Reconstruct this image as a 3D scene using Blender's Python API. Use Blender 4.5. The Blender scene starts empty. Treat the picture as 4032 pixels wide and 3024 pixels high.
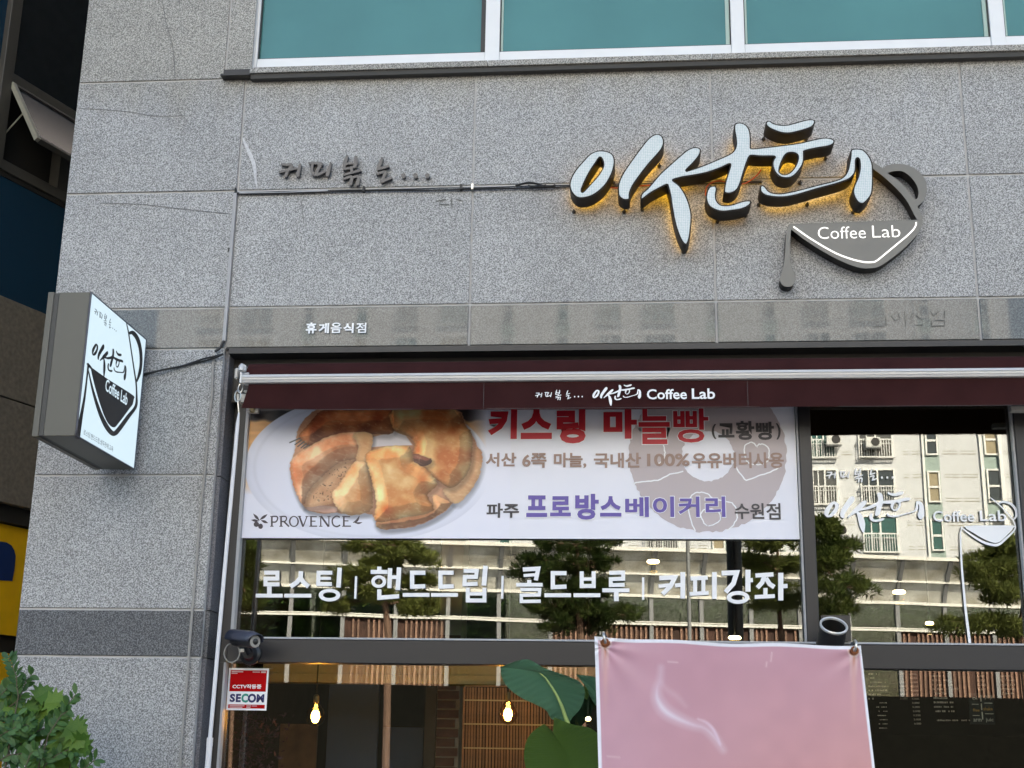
import bpy, bmesh, math, random
import numpy as np
from mathutils import Vector, Matrix, noise as mnoise
random.seed(7)
rng = np.random.default_rng(7)
SC = bpy.context.scene
COL = SC.collection
# ------------------------------------------------------------------ camera
FPX = 5266.76
YAW, PITCH, ROLL = -0.0931935, -0.27219456, 0.01698822
def _R():
    ca, sa = math.cos(YAW), math.sin(YAW); cb, sb = math.cos(PITCH), math.sin(PITCH); cg, sg = math.cos(ROLL), math.sin(ROLL)
    B = np.array([[1, 0, 0], [0, 0, -1], [0, 1, 0.]])
    Rz = np.array([[ca, -sa, 0], [sa, ca, 0], [0, 0, 1]])
    Rx = np.array([[1, 0, 0], [0, cb, -sb], [0, sb, cb]])
    Rr = np.array([[cg, -sg, 0], [sg, cg, 0], [0, 0, 1]])
    return Rr @ Rx @ B @ Rz
RM = _R()
EYE = np.array([0.0, -6.8, 1.6])
cd = bpy.data.cameras.new('camera'); cam = bpy.data.objects.new('camera', cd); COL.objects.link(cam)
cd.sensor_fit = 'HORIZONTAL'; cd.sensor_width = 36.0; cd.lens = FPX / 4032 * 36.0
cd.clip_start = 0.05; cd.clip_end = 1500
m3 = Matrix([[RM[0][i], -RM[1][i], -RM[2][i]] for i in range(3)])
mw = m3.to_4x4(); mw.translation = Vector(EYE); cam.matrix_world = mw
SC.camera = cam
# ------------------------------------------------------------------ light
SUN_EL, SUN_AZ = math.radians(40), math.radians(28)      # azimuth clockwise from +Y
w = bpy.data.worlds.new('World'); SC.world = w; w.use_nodes = True
nt = w.node_tree; nt.nodes.clear()
sky = nt.nodes.new('ShaderNodeTexSky'); sky.sky_type = 'NISHITA'; sky.sun_disc = False
sky.sun_elevation = SUN_EL; sky.sun_rotation = SUN_AZ; sky.dust_density = 2.0; sky.air_density = 1.0; sky.ozone_density = 1.0
bg = nt.nodes.new('ShaderNodeBackground'); bg.inputs[1].default_value = 0.075
wo = nt.nodes.new('ShaderNodeOutputWorld')
nt.links.new(sky.outputs[0], bg.inputs[0]); nt.links.new(bg.outputs[0], wo.inputs[0])
sl = bpy.data.lights.new('sun', 'SUN'); sl.energy = 5.0; sl.angle = math.radians(0.53); sl.color = (1.0, 0.95, 0.89)
so = bpy.data.objects.new('sun', sl); COL.objects.link(so)
sdir = Vector((math.sin(SUN_AZ) * math.cos(SUN_EL), math.cos(SUN_AZ) * math.cos(SUN_EL), math.sin(SUN_EL)))
so.rotation_euler = sdir.to_track_quat('Z', 'Y').to_euler(); so.location = sdir * 60
vs = SC.view_settings; vs.view_transform = 'Standard'; vs.look = 'None'; vs.gamma = 1; vs.use_curve_mapping = False; vs.exposure = 2.85
vs.use_white_balance = True; vs.white_balance_temperature = 7400; vs.white_balance_tint = 10
SC.display_settings.display_device = 'sRGB'
SC.cycles.max_bounces = 8; SC.cycles.transparent_max_bounces = 12; SC.cycles.sample_clamp_indirect = 6
# ------------------------------------------------------------------ projection helpers
def ray(px, py): return RM.T @ np.array([(px - 2016) / FPX, (py - 1512) / FPX, 1.0])
def P(px, py, Y):
    """where the line of sight through a photo pixel meets the upright plane y=Y"""
    d = ray(px, py); return Vector(EYE + d * ((Y - EYE[1]) / d[1]))
def PX(px, py, X):
    d = ray(px, py); return Vector(EYE + d * (X / d[0]))
def proj(p):
    q = RM @ (np.asarray(p).T - EYE[:, None]); return q[0] / q[2] * FPX + 2016, q[1] / q[2] * FPX + 1512
G = 0.20                                   # glass plane
def lin(c):
    return tuple(((x / 255) / 12.92 if x / 255 <= .04045 else ((x / 255 + .055) / 1.055) ** 2.4) for x in c)
# ------------------------------------------------------------------ materials
def newmat(name):
    m = bpy.data.materials.new(name); m.use_nodes = True; n = m.node_tree
    b = n.nodes['Principled BSDF']; return m, n, b
def mat(name, col, rough=.5, metal=0., noise=0., scale=8., bump=0., bscale=60., spec=.5, emit=None, es=0., var=0., coat=0.):
    m, n, b = newmat(name)
    b.inputs['Roughness'].default_value = rough; b.inputs['Metallic'].default_value = metal
    b.inputs['Specular IOR Level'].default_value = spec; b.inputs['Coat Weight'].default_value = coat
    c4 = (*col, 1); b.inputs['Base Color'].default_value = c4
    tc = n.nodes.new('ShaderNodeTexCoord'); oi = n.nodes.new('ShaderNodeObjectInfo')
    if noise or var:
        last = None
        nz = n.nodes.new('ShaderNodeTexNoise'); nz.inputs['Scale'].default_value = scale; nz.inputs['Detail'].default_value = 5
        n.links.new(tc.outputs['Object'], nz.inputs['Vector'])
        mr = n.nodes.new('ShaderNodeMapRange'); mr.inputs[1].default_value = .3; mr.inputs[2].default_value = .7
        mr.inputs[3].default_value = 1 - noise; mr.inputs[4].default_value = 1 + noise
        n.links.new(nz.outputs[0], mr.inputs[0])
        mr2 = n.nodes.new('ShaderNodeMapRange'); mr2.inputs[3].default_value = 1 - var; mr2.inputs[4].default_value = 1 + var
        n.links.new(oi.outputs['Random'], mr2.inputs[0])
        mu = n.nodes.new('ShaderNodeMath'); mu.operation = 'MULTIPLY'
        n.links.new(mr.outputs[0], mu.inputs[0]); n.links.new(mr2.outputs[0], mu.inputs[1])
        vm = n.nodes.new('ShaderNodeVectorMath'); vm.operation = 'SCALE'; vm.inputs[0].default_value = col
        n.links.new(mu.outputs[0], vm.inputs['Scale']); n.links.new(vm.outputs[0], b.inputs['Base Color'])
    if bump:
        nb = n.nodes.new('ShaderNodeTexNoise'); nb.inputs['Scale'].default_value = bscale; nb.inputs['Detail'].default_value = 3
        n.links.new(tc.outputs['Object'], nb.inputs['Vector'])
        bp = n.nodes.new('ShaderNodeBump'); bp.inputs['Strength'].default_value = bump; bp.inputs['Distance'].default_value = .01
        n.links.new(nb.outputs[0], bp.inputs['Height']); n.links.new(bp.outputs[0], b.inputs['Normal'])
    if emit:
        b.inputs['Emission Color'].default_value = (*emit, 1); b.inputs['Emission Strength'].default_value = es
    return m
def granite(name, lo, mid, hi, rough=.55, tint_var=.05, stain=.0, coat=0.):
    m, n, b = newmat(name); L = n.links
    tc = n.nodes.new('ShaderNodeTexCoord'); oi = n.nodes.new('ShaderNodeObjectInfo')
    ofs = n.nodes.new('ShaderNodeVectorMath'); ofs.operation = 'ADD'
    sc = n.nodes.new('ShaderNodeMath'); sc.operation = 'MULTIPLY'; sc.inputs[1].default_value = 37.
    rt = n.nodes.new('ShaderNodeMapping'); rt.inputs['Rotation'].default_value = (.55, .72, .31); L.new(tc.outputs['Object'], rt.inputs[0])
    L.new(oi.outputs['Random'], sc.inputs[0]); L.new(rt.outputs[0], ofs.inputs[0]); L.new(sc.outputs[0], ofs.inputs[1])
    n1 = n.nodes.new('ShaderNodeTexNoise'); n1.inputs['Scale'].default_value = 150; n1.inputs['Detail'].default_value = 2; n1.inputs['Roughness'].default_value = .6
    L.new(ofs.outputs[0], n1.inputs['Vector'])
    cr = n.nodes.new('ShaderNodeValToRGB'); e = cr.color_ramp.elements
    e[0].position = .38; e[0].color = (*lo, 1); e[1].position = .64; e[1].color = (*hi, 1)
    k = cr.color_ramp.elements.new(.5); k.color = (*mid, 1)
    L.new(n1.outputs[0], cr.inputs[0])
    n2 = n.nodes.new('ShaderNodeTexNoise'); n2.inputs['Scale'].default_value = 2.2; n2.inputs['Detail'].default_value = 4
    L.new(ofs.outputs[0], n2.inputs['Vector'])
    mr = n.nodes.new('ShaderNodeMapRange'); mr.inputs[1].default_value = .3; mr.inputs[2].default_value = .7; mr.inputs[3].default_value = .92; mr.inputs[4].default_value = 1.08
    L.new(n2.outputs[0], mr.inputs[0])
    mr2 = n.nodes.new('ShaderNodeMapRange'); mr2.inputs[3].default_value = 1 - tint_var; mr2.inputs[4].default_value = 1 + tint_var
    L.new(oi.outputs['Random'], mr2.inputs[0])
    mu = n.nodes.new('ShaderNodeMath'); mu.operation = 'MULTIPLY'; L.new(mr.outputs[0], mu.inputs[0]); L.new(mr2.outputs[0], mu.inputs[1])
    vm = n.nodes.new('ShaderNodeVectorMath'); vm.operation = 'SCALE'; L.new(cr.outputs[0], vm.inputs[0]); L.new(mu.outputs[0], vm.inputs['Scale'])
    out = vm.outputs[0]
    if stain:   # rain-washed yellowish dirt on the top few decimetres under the sill, ragged edge
        geo = n.nodes.new('ShaderNodeNewGeometry'); sx = n.nodes.new('ShaderNodeSeparateXYZ'); L.new(geo.outputs['Position'], sx.inputs[0])
        mp = n.nodes.new('ShaderNodeMapping'); mp.inputs['Scale'].default_value = (4, 4, .6); L.new(geo.outputs['Position'], mp.inputs[0])
        ns = n.nodes.new('ShaderNodeTexNoise'); ns.inputs['Scale'].default_value = 1.2; ns.inputs['Detail'].default_value = 5; L.new(mp.outputs[0], ns.inputs['Vector'])
        ma = n.nodes.new('ShaderNodeMath'); ma.operation = 'MULTIPLY_ADD'; ma.inputs[1].default_value = .55; L.new(ns.outputs[0], ma.inputs[0]); L.new(sx.outputs[2], ma.inputs[2])
        r = n.nodes.new('ShaderNodeMapRange'); r.inputs[1].default_value = 5.38; r.inputs[2].default_value = 5.66; r.inputs[4].default_value = stain
        L.new(ma.outputs[0], r.inputs[0])
        mx = n.nodes.new('ShaderNodeMix'); mx.data_type = 'RGBA'; mx.blend_type = 'MULTIPLY'; L.new(r.outputs[0], mx.inputs[0])
        L.new(out, mx.inputs[6]); mx.inputs[7].default_value = (.78, .70, .52, 1); out = mx.outputs[2]
    L.new(out, b.inputs['Base Color'])
    b.inputs['Roughness'].default_value = rough; b.inputs['Coat Weight'].default_value = coat; b.inputs['Coat Roughness'].default_value = .025
    bp = n.nodes.new('ShaderNodeBump'); bp.inputs['Strength'].default_value = .25; bp.inputs['Distance'].default_value = .002
    if not coat: L.new(n1.outputs[0], bp.inputs['Height']); L.new(bp.outputs[0], b.inputs['Normal'])
    return m
def glassmat(name, tint, refl, wave=.05, base=None):
    m, n, b = newmat(name); L = n.links; n.nodes.remove(b); out = n.nodes['Material Output']
    gl = n.nodes.new('ShaderNodeBsdfGlossy'); gl.inputs['Roughness'].default_value = .0; gl.inputs['Color'].default_value = (.96, .97, .95, 1)
    if base is None:
        tr = n.nodes.new('ShaderNodeBsdfTransparent'); tr.inputs['Color'].default_value = (*tint, 1)
    else:
        tr = n.nodes.new('ShaderNodeBsdfDiffuse'); tr.inputs['Color'].default_value = (*base, 1)
        if wave:
            g0 = n.nodes.new('ShaderNodeNewGeometry'); z0_ = n.nodes.new('ShaderNodeTexNoise'); z0_.inputs['Scale'].default_value = .9; z0_.inputs['Detail'].default_value = 6; L.new(g0.outputs['Position'], z0_.inputs['Vector'])
            r0_ = n.nodes.new('ShaderNodeMapRange'); r0_.inputs[1].default_value = .3; r0_.inputs[2].default_value = .7; r0_.inputs[3].default_value = .86; r0_.inputs[4].default_value = 1.16; L.new(z0_.outputs[0], r0_.inputs[0])
            v0_ = n.nodes.new('ShaderNodeVectorMath'); v0_.operation = 'SCALE'; v0_.inputs[0].default_value = base; L.new(r0_.outputs[0], v0_.inputs['Scale']); L.new(v0_.outputs[0], tr.inputs['Color'])
    fr = n.nodes.new('ShaderNodeFresnel'); fr.inputs['IOR'].default_value = 1.5
    ad = n.nodes.new('ShaderNodeMath'); ad.operation = 'ADD'; ad.inputs[1].default_value = refl; ad.use_clamp = True; L.new(fr.outputs[0], ad.inputs[0])
    mx = n.nodes.new('ShaderNodeMixShader'); L.new(ad.outputs[0], mx.inputs[0]); L.new(tr.outputs[0], mx.inputs[1]); L.new(gl.outputs[0], mx.inputs[2])
    L.new(mx.outputs[0], out.inputs[0])
    if wave:
        tc = n.nodes.new('ShaderNodeNewGeometry'); nz = n.nodes.new('ShaderNodeTexNoise'); nz.inputs['Scale'].default_value = 1.6; nz.inputs['Detail'].default_value = 1
        L.new(tc.outputs['Position'], nz.inputs['Vector'])
        bp = n.nodes.new('ShaderNodeBump'); bp.inputs['Strength'].default_value = wave; bp.inputs['Distance'].default_value = .02
        L.new(nz.outputs[0], bp.inputs['Height']); L.new(bp.outputs[0], gl.inputs['Normal'])
    return m
def vcolmat(name, rough=.5, spec=.3):
    m, n, b = newmat(name); a = n.nodes.new('ShaderNodeVertexColor'); a.layer_name = 'print'
    n.links.new(a.outputs[0], b.inputs['Base Color']); b.inputs['Roughness'].default_value = rough; b.inputs['Specular IOR Level'].default_value = spec
    return m
M = {}
M['granite'] = granite('grey granite', (.135, .136, .136), (.305, .305, .303), (.545, .543, .54), stain=.42)
M['strip'] = granite('polished granite', (.028, .034, .036), (.078, .090, .092), (.155, .172, .174), rough=.4, coat=.5)
M['darkgran'] = granite('dark granite', (.03, .032, .037), (.085, .09, .098), (.19, .195, .205), rough=.5)
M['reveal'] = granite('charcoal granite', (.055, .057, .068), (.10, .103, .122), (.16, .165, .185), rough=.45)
M['joint'] = mat('sealant', (.52, .51, .50), .7, noise=.1)
M['core'] = mat('concrete core', (.25, .245, .24), .9, noise=.1)
M['white'] = mat('white aluminium', (.74, .75, .76), .35, noise=.02)
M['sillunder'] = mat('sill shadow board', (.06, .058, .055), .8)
M['teal'] = glassmat('teal film glass', None, .03, wave=.02, base=(.062, .205, .19))
M['tealrub'] = mat('pale green glass edge', (.38, .52, .46), .3)
M['glass'] = glassmat('shop glass', (.80, .84, .82), .05, wave=.012)
M['dframe'] = mat('dark grey frame', (.0155, .0150, .0170), .42, noise=.05, scale=3)
M['bframe'] = mat('black frame', (.022, .022, .024), .45)
M['silver'] = mat('aluminium bead', (.40, .41, .43), .45)
M['brown'] = mat('brown awning cloth', (.038, .0125, .0125), .95, spec=.1, noise=.16, scale=5, bump=.1, bscale=400)
M['alu'] = mat('awning aluminium', (.58, .57, .555), .3, metal=.25, noise=.03)
M['castw'] = mat('cast bracket', (.50, .48, .44), .5, metal=.2, noise=.1)
M['rod'] = mat('white crank rod', (.74, .74, .76), .35, noise=.04)
M['letterw'] = mat('white vinyl', (.86, .87, .89), .45)
M['vinyl'] = mat('banner vinyl', (.80, .80, .87), .42, spec=.4, noise=.02, scale=3)
M['red'] = mat('red print', lin((190, 20, 40)), .45)
M['mauve'] = mat('mauve print', (.50, .43, .44), .5)
M['tan'] = mat('tan print', (.34, .225, .185), .5)
M['dgrey'] = mat('dark grey print', (.055, .05, .055), .5)
M['purple'] = mat('purple print', (.125, .085, .36), .5)
M['logobrown'] = mat('brown print', (.06, .045, .055), .5)
M['black'] = mat('black plastic', (.018, .018, .02), .35)
M['navyplast'] = mat('dark blue-grey plastic', (.045, .05, .075), .38)
M['cable'] = mat('grey cable', (.30, .29, .27), .5)
M['bcable'] = mat('black cable', (.02, .02, .02), .5)
M['duct'] = mat('grey cable duct', (.36, .36, .37), .5, noise=.05)
M['redwire'] = mat('orange wire', (.75, .13, .04), .4)
M['olive'] = mat('olive grey paint', (.098, .092, .072), .4, noise=.04, scale=3)
M['olivedk'] = mat('dark sign underside', (.045, .043, .039), .5)
M['signside'] = mat('sign side paint', (.0085, .0065, .0055), .5, spec=.25)
M['potgrey'] = mat('grey painted channel', (.155, .15, .135), .4, noise=.03)
M['screw'] = mat('brass screw', (.35, .29, .16), .35, metal=.7)
M['lit'] = mat('backlit panel', (.30, .34, .38), .3, emit=(.60, .82, 1.0), es=.12)
M['ledwhite'] = mat('lit white lettering', (.8, .8, .8), .4, emit=(1, 1, 1), es=.14)
M['amber'] = mat('amber halo light', (.8, .5, .1), .5, emit=(1.0, .56, .03), es=.95)
M['stencil'] = mat('sign face ink', (.012, .011, .014), .4)
def ledface():
    m, n, b = newmat('perforated led face'); L = n.links
    tc = n.nodes.new('ShaderNodeTexCoord'); v = n.nodes.new('ShaderNodeTexVoronoi'); v.inputs['Scale'].default_value = 105; v.inputs['Randomness'].default_value = .15
    L.new(tc.outputs['Object'], v.inputs['Vector'])
    cr = n.nodes.new('ShaderNodeValToRGB'); e = cr.color_ramp.elements; e[0].position = .40; e[0].color = (.66, .70, .71, 1); e[1].position = .58; e[1].color = (.42, .53, .55, 1)
    L.new(v.outputs['Distance'], cr.inputs[0]); L.new(cr.outputs[0], b.inputs['Base Color']); b.inputs['Roughness'].default_value = .4
    return m
M['ledface'] = ledface()
def metalletter():
    m, n, b = newmat('brushed metal letter'); L = n.links
    b.inputs['Base Color'].default_value = (.045, .048, .058, 1); b.inputs['Metallic'].default_value = .15; b.inputs['Roughness'].default_value = .22
    return m
M['metal'] = metalletter()
M['steel'] = mat('galvanised steel', (.55, .55, .53), .3, metal=.8, noise=.15, scale=15)
M['rust'] = mat('rusty iron', (.22, .07, .02), .8, noise=.4, scale=60)
M['pipeblack'] = mat('black pipe inside', (.008, .006, .005), .9)  # near-black inner face of the pipe
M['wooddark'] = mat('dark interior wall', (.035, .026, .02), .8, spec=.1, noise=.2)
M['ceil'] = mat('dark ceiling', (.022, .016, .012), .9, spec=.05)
M['cream'] = mat('cream bulkhead', (.42, .37, .22), .6, noise=.04)
M['bamboo'] = mat('bamboo slat', (.23, .13, .07), .6, noise=.25, scale=20, var=.3)
M['brick'] = mat('old brick', (.16, .07, .05), .8, noise=.35, scale=14)
M['bluecloth'] = mat('blue panel', (.11, .18, .36), .6)
M['menu'] = mat('dark menu board', (.010, .007, .006), .8, spec=.05)
M['chalk'] = mat('menu lettering', (.85, .70, .60), .6)
M['chalkor'] = mat('orange lettering', (.9, .45, .08), .6)
M['bulb'] = mat('glowing filament', (1, .6, .2), .4, emit=(1.0, .52, .12), es=34)
M['bulbw'] = mat('glowing downlight', (1, .8, .5), .4, emit=(1.0, .80, .50), es=2.8)
def clearglass():
    m, n, b = newmat('clear amber bulb glass'); L = n.links; n.nodes.remove(b); out = n.nodes['Material Output']
    tr = n.nodes.new('ShaderNodeBsdfTransparent'); tr.inputs[0].default_value = (1, .80, .50, 1)
    gl = n.nodes.new('ShaderNodeBsdfGlossy'); gl.inputs['Roughness'].default_value = .02
    lw = n.nodes.new('ShaderNodeLayerWeight'); lw.inputs[0].default_value = .25
    mx = n.nodes.new('ShaderNodeMixShader'); L.new(lw.outputs['Facing'], mx.inputs[0]); L.new(tr.outputs[0], mx.inputs[1]); L.new(gl.outputs[0], mx.inputs[2]); L.new(mx.outputs[0], out.inputs[0])
    return m
M['globe'] = clearglass()
def leafmat(name, a, b_, rough=.45, sc=20, spec=.4, transl=.25):
    m, n, b = newmat(name); L = n.links
    tc = n.nodes.new('ShaderNodeTexCoord'); oi = n.nodes.new('ShaderNodeObjectInfo')
    nz = n.nodes.new('ShaderNodeTexNoise'); nz.inputs['Scale'].default_value = sc; nz.inputs['Detail'].default_value = 2; L.new(tc.outputs['Object'], nz.inputs['Vector'])
    ad = n.nodes.new('ShaderNodeMath'); ad.operation = 'ADD'; L.new(nz.outputs[0], ad.inputs[0]); L.new(oi.outputs['Random'], ad.inputs[1])
    mr = n.nodes.new('ShaderNodeMapRange'); mr.inputs[1].default_value = .4; mr.inputs[2].default_value = 1.6; L.new(ad.outputs[0], mr.inputs[0])
    mx = n.nodes.new('ShaderNodeMix'); mx.data_type = 'RGBA'; L.new(mr.outputs[0], mx.inputs[0]); mx.inputs[6].default_value = (*a, 1); mx.inputs[7].default_value = (*b_, 1)
    L.new(mx.outputs[2], b.inputs['Base Color']); b.inputs['Roughness'].default_value = rough; b.inputs['Specular IOR Level'].default_value = spec
    t = n.nodes.new('ShaderNodeBsdfTranslucent'); L.new(mx.outputs[2], t.inputs[0])
    ms = n.nodes.new('ShaderNodeMixShader'); ms.inputs[0].default_value = transl; out = n.nodes['Material Output']
    L.new(b.outputs[0], ms.inputs[1]); L.new(t.outputs[0], ms.inputs[2]); L.new(ms.outputs[0], out.inputs[0])
    return m
M['pine'] = leafmat('pine needles', (.05, .085, .022), (.27, .29, .085), sc=2.5)
M['bark'] = mat('pine bark', (.13, .075, .05), .9, noise=.3, scale=20)
M['hedge'] = leafmat('bank foliage', (.02, .06, .014), (.24, .36, .10), sc=1.6)
M['shrub'] = leafmat('dark shrub leaf', (.030, .095, .026), (.085, .18, .045))
M['maple'] = leafmat('bright lobed leaf', (.06, .16, .022), (.17, .28, .045), transl=.35)
M['twig'] = mat('twig', (.10, .085, .05), .8)
def veinleaf(name, a, b_, ang):
    m, n, b = newmat(name); L = n.links
    uv = n.nodes.new('ShaderNodeUVMap'); sx = n.nodes.new('ShaderNodeSeparateXYZ'); L.new(uv.outputs[0], sx.inputs[0])
    wv = n.nodes.new('ShaderNodeTexWave'); wv.inputs['Scale'].default_value = 9; wv.inputs['Distortion'].default_value = 1.2; wv.inputs['Detail'].default_value = 2; wv.bands_direction = 'X'
    L.new(uv.outputs[0], wv.inputs['Vector'])
    mx = n.nodes.new('ShaderNodeMix'); mx.data_type = 'RGBA'; mx.inputs[6].default_value = (*a, 1); mx.inputs[7].default_value = (*b_, 1)
    pw = n.nodes.new('ShaderNodeMath'); pw.operation = 'POWER'; pw.inputs[1].default_value = 3.; L.new(wv.outputs[0], pw.inputs[0])
    sc = n.nodes.new('ShaderNodeMath'); sc.operation = 'MULTIPLY'; sc.inputs[1].default_value = .8; L.new(pw.outputs[0], sc.inputs[0]); L.new(sc.outputs[0], mx.inputs[0])
    L.new(mx.outputs[2], b.inputs['Base Color']); b.inputs['Roughness'].default_value = .38
    bp = n.nodes.new('ShaderNodeBump'); bp.inputs['Strength'].default_value = .7; bp.inputs['Distance'].default_value = .005; L.new(wv.outputs[0], bp.inputs['Height']); L.new(bp.outputs[0], b.inputs['Normal'])
    t = n.nodes.new('ShaderNodeBsdfTranslucent'); L.new(mx.outputs[2], t.inputs[0]); ms = n.nodes.new('ShaderNodeMixShader'); ms.inputs[0].default_value = .25
    L.new(b.outputs[0], ms.inputs[1]); L.new(t.outputs[0], ms.inputs[2]); L.new(ms.outputs[0], n.nodes['Material Output'].inputs[0])
    return m
M['canna'] = veinleaf('broad leaf', (.06, .19, .095), (.17, .34, .21), 0)
M['canna2'] = veinleaf('broad leaf underside', (.075, .15, .018), (.12, .22, .04), 0)
M['rib'] = mat('leaf rib', (.36, .48, .16), .4)
M['lframe'] = mat('bronze frame', (.075, .07, .06), .45)
M['lglass'] = glassmat('dark tinted glass', None, .06, wave=.03, base=(.004, .007, .009))
M['lspandrel'] = mat('blue spandrel glass', (.008, .04, .075), .15, spec=.5)
M['lstone'] = mat('brown granite', (.19, .165, .13), .8, noise=.22, scale=26)
M['sashpale'] = mat('pale sash edge', (.34, .33, .27), .5)
M['yellow'] = mat('yellow sign panel', (.85, .48, .01), .5, noise=.05)
M['blue'] = mat('blue sign shape', (.006, .03, .13), .5)
M['dark'] = mat('dark soffit', (.02, .018, .015), .8)
M['asphalt'] = mat('asphalt', (.05, .05, .052), .9, noise=.2)
M['paving'] = mat('paving', (.16, .155, .15), .85, noise=.12)
M['aptwall'] = mat('cream apartment render', (.57, .585, .60), .85, noise=.03, scale=.4)
M['stairstrip'] = mat('grey green stair strip', (.26, .34, .31), .5)
M['aptglass'] = glassmat('apartment glass', None, .05, wave=0, base=(.02, .05, .055))
M['aptwhite'] = mat('white window frame', (.74, .74, .72), .5)
M['acwhite'] = mat('appliance casing', (.62, .62, .60), .5)
M['bsteel'] = mat('barrier steel', (.20, .205, .21), .5, noise=.05)
M['bcap'] = mat('pale barrier rail', (.66, .65, .60), .6)
def milky():
    m, n, b = newmat('weathered translucent panel'); L = n.links
    tc = n.nodes.new('ShaderNodeTexCoord'); nz = n.nodes.new('ShaderNodeTexNoise'); nz.inputs['Scale'].default_value = .9; nz.inputs['Detail'].default_value = 5; L.new(tc.outputs['Object'], nz.inputs['Vector'])
    cr = n.nodes.new('ShaderNodeValToRGB'); e = cr.color_ramp.elements; e[0].position = .35; e[0].color = (.42, .38, .30, 1); e[1].position = .58; e[1].color = (.82, .80, .72, 1); L.new(nz.outputs[0], cr.inputs[0]); L.new(cr.outputs[0], b.inputs['Base Color'])
    b.inputs['Roughness'].default_value = .5
    t = n.nodes.new('ShaderNodeBsdfTranslucent'); L.new(cr.outputs[0], t.inputs[0]); ms = n.nodes.new('ShaderNodeMixShader'); ms.inputs[0].default_value = .4
    L.new(b.outputs[0], ms.inputs[1]); L.new(t.outputs[0], ms.inputs[2]); L.new(ms.outputs[0], n.nodes['Material Output'].inputs[0])
    return m
M['milky'] = milky()
M['bglass'] = glassmat('barrier glass', (.82, .88, .84), .03, wave=0)
M['rustslat'] = mat('rusty red slat', (.22, .125, .085), .75, noise=.35, scale=4, var=.3)
M['retain'] = mat('shade-black retaining wall', (.007, .007, .006), .95, noise=.2, spec=0.)  # near-black in place of shade, keeps the mirrored street dark
M['pole'] = mat('black street pole', (.012, .012, .013), .5)
M['roofblue'] = mat('blue roof sheet', (.03, .09, .30), .5)
# ------------------------------------------------------------------ mesh building
WL = {}
class MB:
    def __init__(s): s.v = []; s.f = []
    def add(s, v, f):
        o = len(s.v); s.v += [tuple(x) for x in v]; s.f += [tuple(i + o for i in q) for q in f]; return s
    def box(s, x0, x1, y0, y1, z0, z1):
        x0, x1 = sorted((x0, x1)); y0, y1 = sorted((y0, y1)); z0, z1 = sorted((z0, z1))
        v = [(x0, y0, z0), (x1, y0, z0), (x1, y1, z0), (x0, y1, z0), (x0, y0, z1), (x1, y0, z1), (x1, y1, z1), (x0, y1, z1)]
        return s.add(v, [(3, 2, 1, 0), (4, 5, 6, 7), (0, 1, 5, 4), (1, 2, 6, 5), (2, 3, 7, 6), (3, 0, 4, 7)])
    def tube(s, pts, r, n=10, cap=True):
        pts = [Vector(p) for p in pts]; rs = r if isinstance(r, (list, tuple)) else [r] * len(pts); rings = []; up = None
        for i, p in enumerate(pts):
            d = ((pts[min(i + 1, len(pts) - 1)] - pts[max(i - 1, 0)])).normalized()
            if up is None:
                up = Vector((0, 0, 1)) if abs(d.z) < .9 else Vector((0, 1, 0))
            a = d.cross(up); a = a.normalized() if a.length > 1e-6 else d.orthogonal().normalized(); b = a.cross(d).normalized(); up = b
            rings.append([p + (a * math.cos(t) + b * math.sin(t)) * rs[i] for t in [2 * math.pi * k / n for k in range(n)]])
        v = [q for rr in rings for q in rr]; f = []
        for i in range(len(pts) - 1):
            for k in range(n): f.append((i * n + k, i * n + (k + 1) % n, (i + 1) * n + (k + 1) % n, (i + 1) * n + k))
        if cap: f.append(tuple(range(n))[::-1]); f.append(tuple(range((len(pts) - 1) * n, len(pts) * n)))
        return s.add(v, f)
    def lathe(s, prof, c, axis=Vector((0, 0, 1)), n=20):
        axis = Vector(axis).normalized(); a = axis.orthogonal().normalized(); b = axis.cross(a); c = Vector(c); v = []; f = []
        for (r, h) in prof:
            for k in range(n):
                t = 2 * math.pi * k / n; v.append(c + axis * h + (a * math.cos(t) + b * math.sin(t)) * r)
        for i in range(len(prof) - 1):
            for k in range(n): f.append((i * n + k, i * n + (k + 1) % n, (i + 1) * n + (k + 1) % n, (i + 1) * n + k))
        return s.add(v, f)
    def build(s, name, m, parent=None, label=None, smooth=False, bevel=0., keep=False):
        v = np.array([tuple(q) for q in s.v], dtype=float)
        c = np.zeros(3) if keep else (v.min(0) + v.max(0)) / 2
        me = bpy.data.meshes.new(name); me.from_pydata([tuple(q) for q in (v - c)], [], s.f); me.update()
        if bevel:
            bm = bmesh.new(); bm.from_mesh(me); bmesh.ops.bevel(bm, geom=bm.edges[:], offset=bevel, segments=1, affect='EDGES'); bm.to_mesh(me); bm.free()
        if smooth:
            me.polygons.foreach_set('use_smooth', [True] * len(me.polygons))
            me.set_sharp_from_angle(angle=math.radians(40))
        me.materials.append(m) if not isinstance(m, (list, tuple)) else [me.materials.append(k) for k in m]
        return link(name, me, parent, Vector(c), label)
def link(name, me, parent, c, label=None):
    o = bpy.data.objects.new(name, me); COL.objects.link(o); c = Vector(c)
    if parent is not None: o.parent = parent; o.location = c - WL[parent.name]
    else: o.location = c
    WL[o.name] = c.copy()
    if label: o['label'] = label
    return o
def thing(name, label, cat, loc, group=None):
    o = bpy.data.objects.new(name, None); COL.objects.link(o); o.location = Vector(loc); o.empty_display_size = .2
    WL[o.name] = Vector(loc); o['label'] = label; o['category'] = cat
    if group: o['group'] = group
    return o
def tag(o, label, cat, group=None):
    o['label'] = label; o['category'] = cat
    if group: o['group'] = group
    return o
def struct(o, kind='structure'): o['kind'] = kind; return o
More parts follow.
